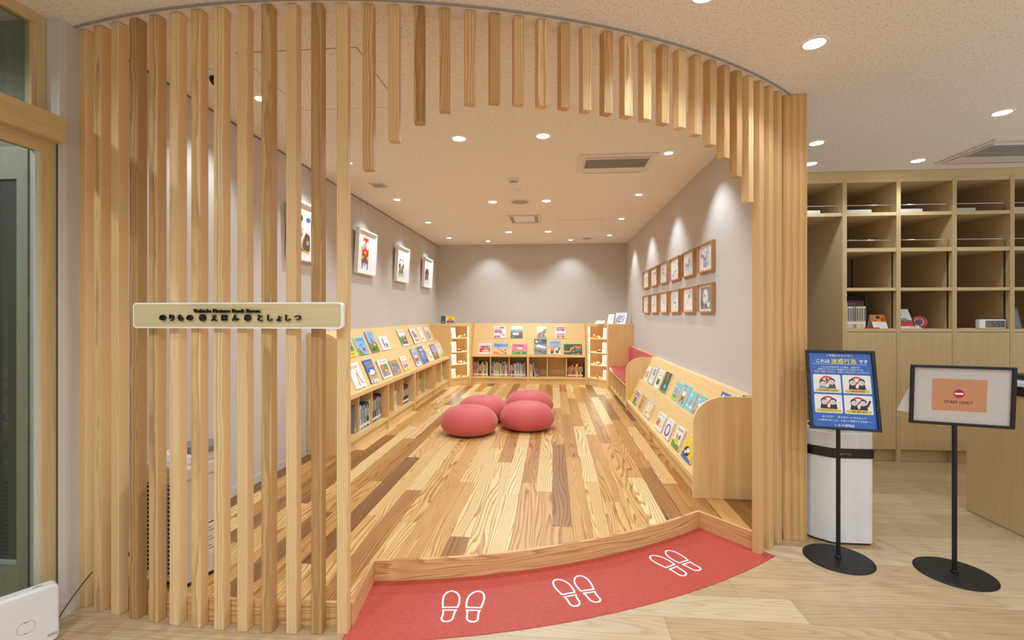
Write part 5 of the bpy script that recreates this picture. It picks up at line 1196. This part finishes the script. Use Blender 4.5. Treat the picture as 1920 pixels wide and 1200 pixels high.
for k in range(4):
    cx0 = .05 if k % 2 == 0 else .52; cy0 = .455 if k < 2 else .185
    a = Art(k); ar = iw/ih
    X = lambda v: cx0+v*.44
    Y = lambda v: cy0+v*.245
    def O(cx, cy, r): return oval(X(cx), Y(cy), r*.44, r*.44*ar, 24)
    a.p(rrect(X(0), Y(0), X(1), Y(1), .02, ar), 'panel')
    a.p(O(.5, .56, .27), 'red'); a.p(O(.5, .56, .20), 'panel'); a.line([(X(.34), Y(.34)), (X(.66), Y(.78))], .025, 'red')
    dk = ['dkgrey', 'black', 'black', 'black'][k]
    for sx0, s in ((.34, 1), (.68, -1)):
        hy_ = .60 if k != 0 or s < 0 else .50
        a.p([(X(sx0-.14), Y(.22)), (X(sx0+.14), Y(.22)), (X(sx0+.10), Y(hy_-.10)), (X(sx0-.10), Y(hy_-.10))], dk if s < 0 or k else 'grey')
        a.p(O(sx0, hy_+.05, .115), 'black'); a.p(O(sx0+s*.015, hy_-.02, .105), 'face'); a.p(O(sx0-.02, hy_+.0, .012), 'black'); a.p(O(sx0+.05, hy_+.0, .012), 'black'); a.p([(X(sx0-.02), Y(hy_-.06)), (X(sx0+.04), Y(hy_-.06)), (X(sx0+.01), Y(hy_-.09))], 'red')
    if k == 3: a.line([(X(.8), Y(.4)), (X(.92), Y(.74))], .03, 'black')
    if k == 0: a.p(rect(X(.46), Y(.62), X(.54), Y(.8)), 'dkgrey')
    a.p(rrect(X(.06), Y(.05), X(.94), Y(.2), .03, ar*.55), 'olive')
    m = MB(); a.onto(m, iw, ih, .0006, b, b*.8, .00008); pc = part(m, 'pictogram')
    m = MB(); p = pt(X(.5), Y(.125)); put_text(m, T(p[0], p[1], .0050), caps[k], .01, C('black'), width=.30*iw*(1 if k == 0 else .75)); part(m, 'caption')
# staff only
w, h = .419, .305
t, part, b = stand('black stand with white STAFF ONLY notice, right of two', (2.034, 2.618), (2.051, 2.602, .905), math.radians(-16.1), math.radians(-4.), w, h)
m = MB(); m.box(b, w-b, b*.8, h-b*.8, -.001, 0, flat((192, 184, 176), .4, name='white_sheet')); part(m, 'sheet')
iw, ih = w-2*b, h-1.6*b
m = MB(); p, q = pt(.20, .22), pt(.765, .80); m.box(p[0], q[0], p[1], q[1], .0004, .0008, flat((194, 134, 98), .5, name='orange_card')); part(m, 'orange_panel')
m = MB(); c_ = pt(.48, .535); a = Art(1); 
m.poly([(c_[0]+.022*math.cos(2*PI*k/28), c_[1]+.022*math.sin(2*PI*k/28), .0012) for k in range(28)], flat((168, 30, 44), .4)); m.box(c_[0]-.017, c_[0]+.017, c_[1]-.0045, c_[1]+.0045, .0013, .0016, WH); part(m, 'no_entry_symbol')
m = MB(); c_ = pt(.48, .38); put_text(m, T(c_[0], c_[1], .0014), 'STAFF ONLY', .02, C('black'), width=.115, offset=.0002); part(m, 'lettering')
m = MB(); m.add([(b*.2, .05, -.010), (b*.2+.02, .24, -.010), (b*.2-.042, .05, -.045), (b*.2+.02, .24, -.0115), (b*.2-.042, .05, -.0465), (b*.2, .05, -.0115)], [(0, 1, 2), (5, 4, 3)], flat((214, 208, 202), .5)); part(m, 'loose_paper')

# ------------------------------------------------------------------ camera, world, view
cam = bpy.data.cameras.new('camera'); co = bpy.data.objects.new('camera', cam); COL.objects.link(co)
cam.sensor_width = 36.; cam.lens = 900./1920*36; cam.shift_y = -10/1920; cam.clip_start = .02
co.location = (0, 0, 1.314); co.rotation_euler = (PI/2, 0, math.atan(76/900)); S.camera = co
w = bpy.data.worlds.new('world'); S.world = w; w.use_nodes = True
bg = w.node_tree.nodes['Background']; bg.inputs[0].default_value = (.95, .98, 1., 1); bg.inputs[1].default_value = 1.
S.view_settings.view_transform = 'Standard'; S.view_settings.look = 'None'; S.view_settings.gamma = 1.; S.view_settings.exposure = 0.
S.view_settings.use_curve_mapping = False
S.cycles.use_denoising = True; S.cycles.max_bounces = 10; S.cycles.diffuse_bounces = 5; S.cycles.transparent_max_bounces = 12
S.cycles.sample_clamp_indirect = 6.
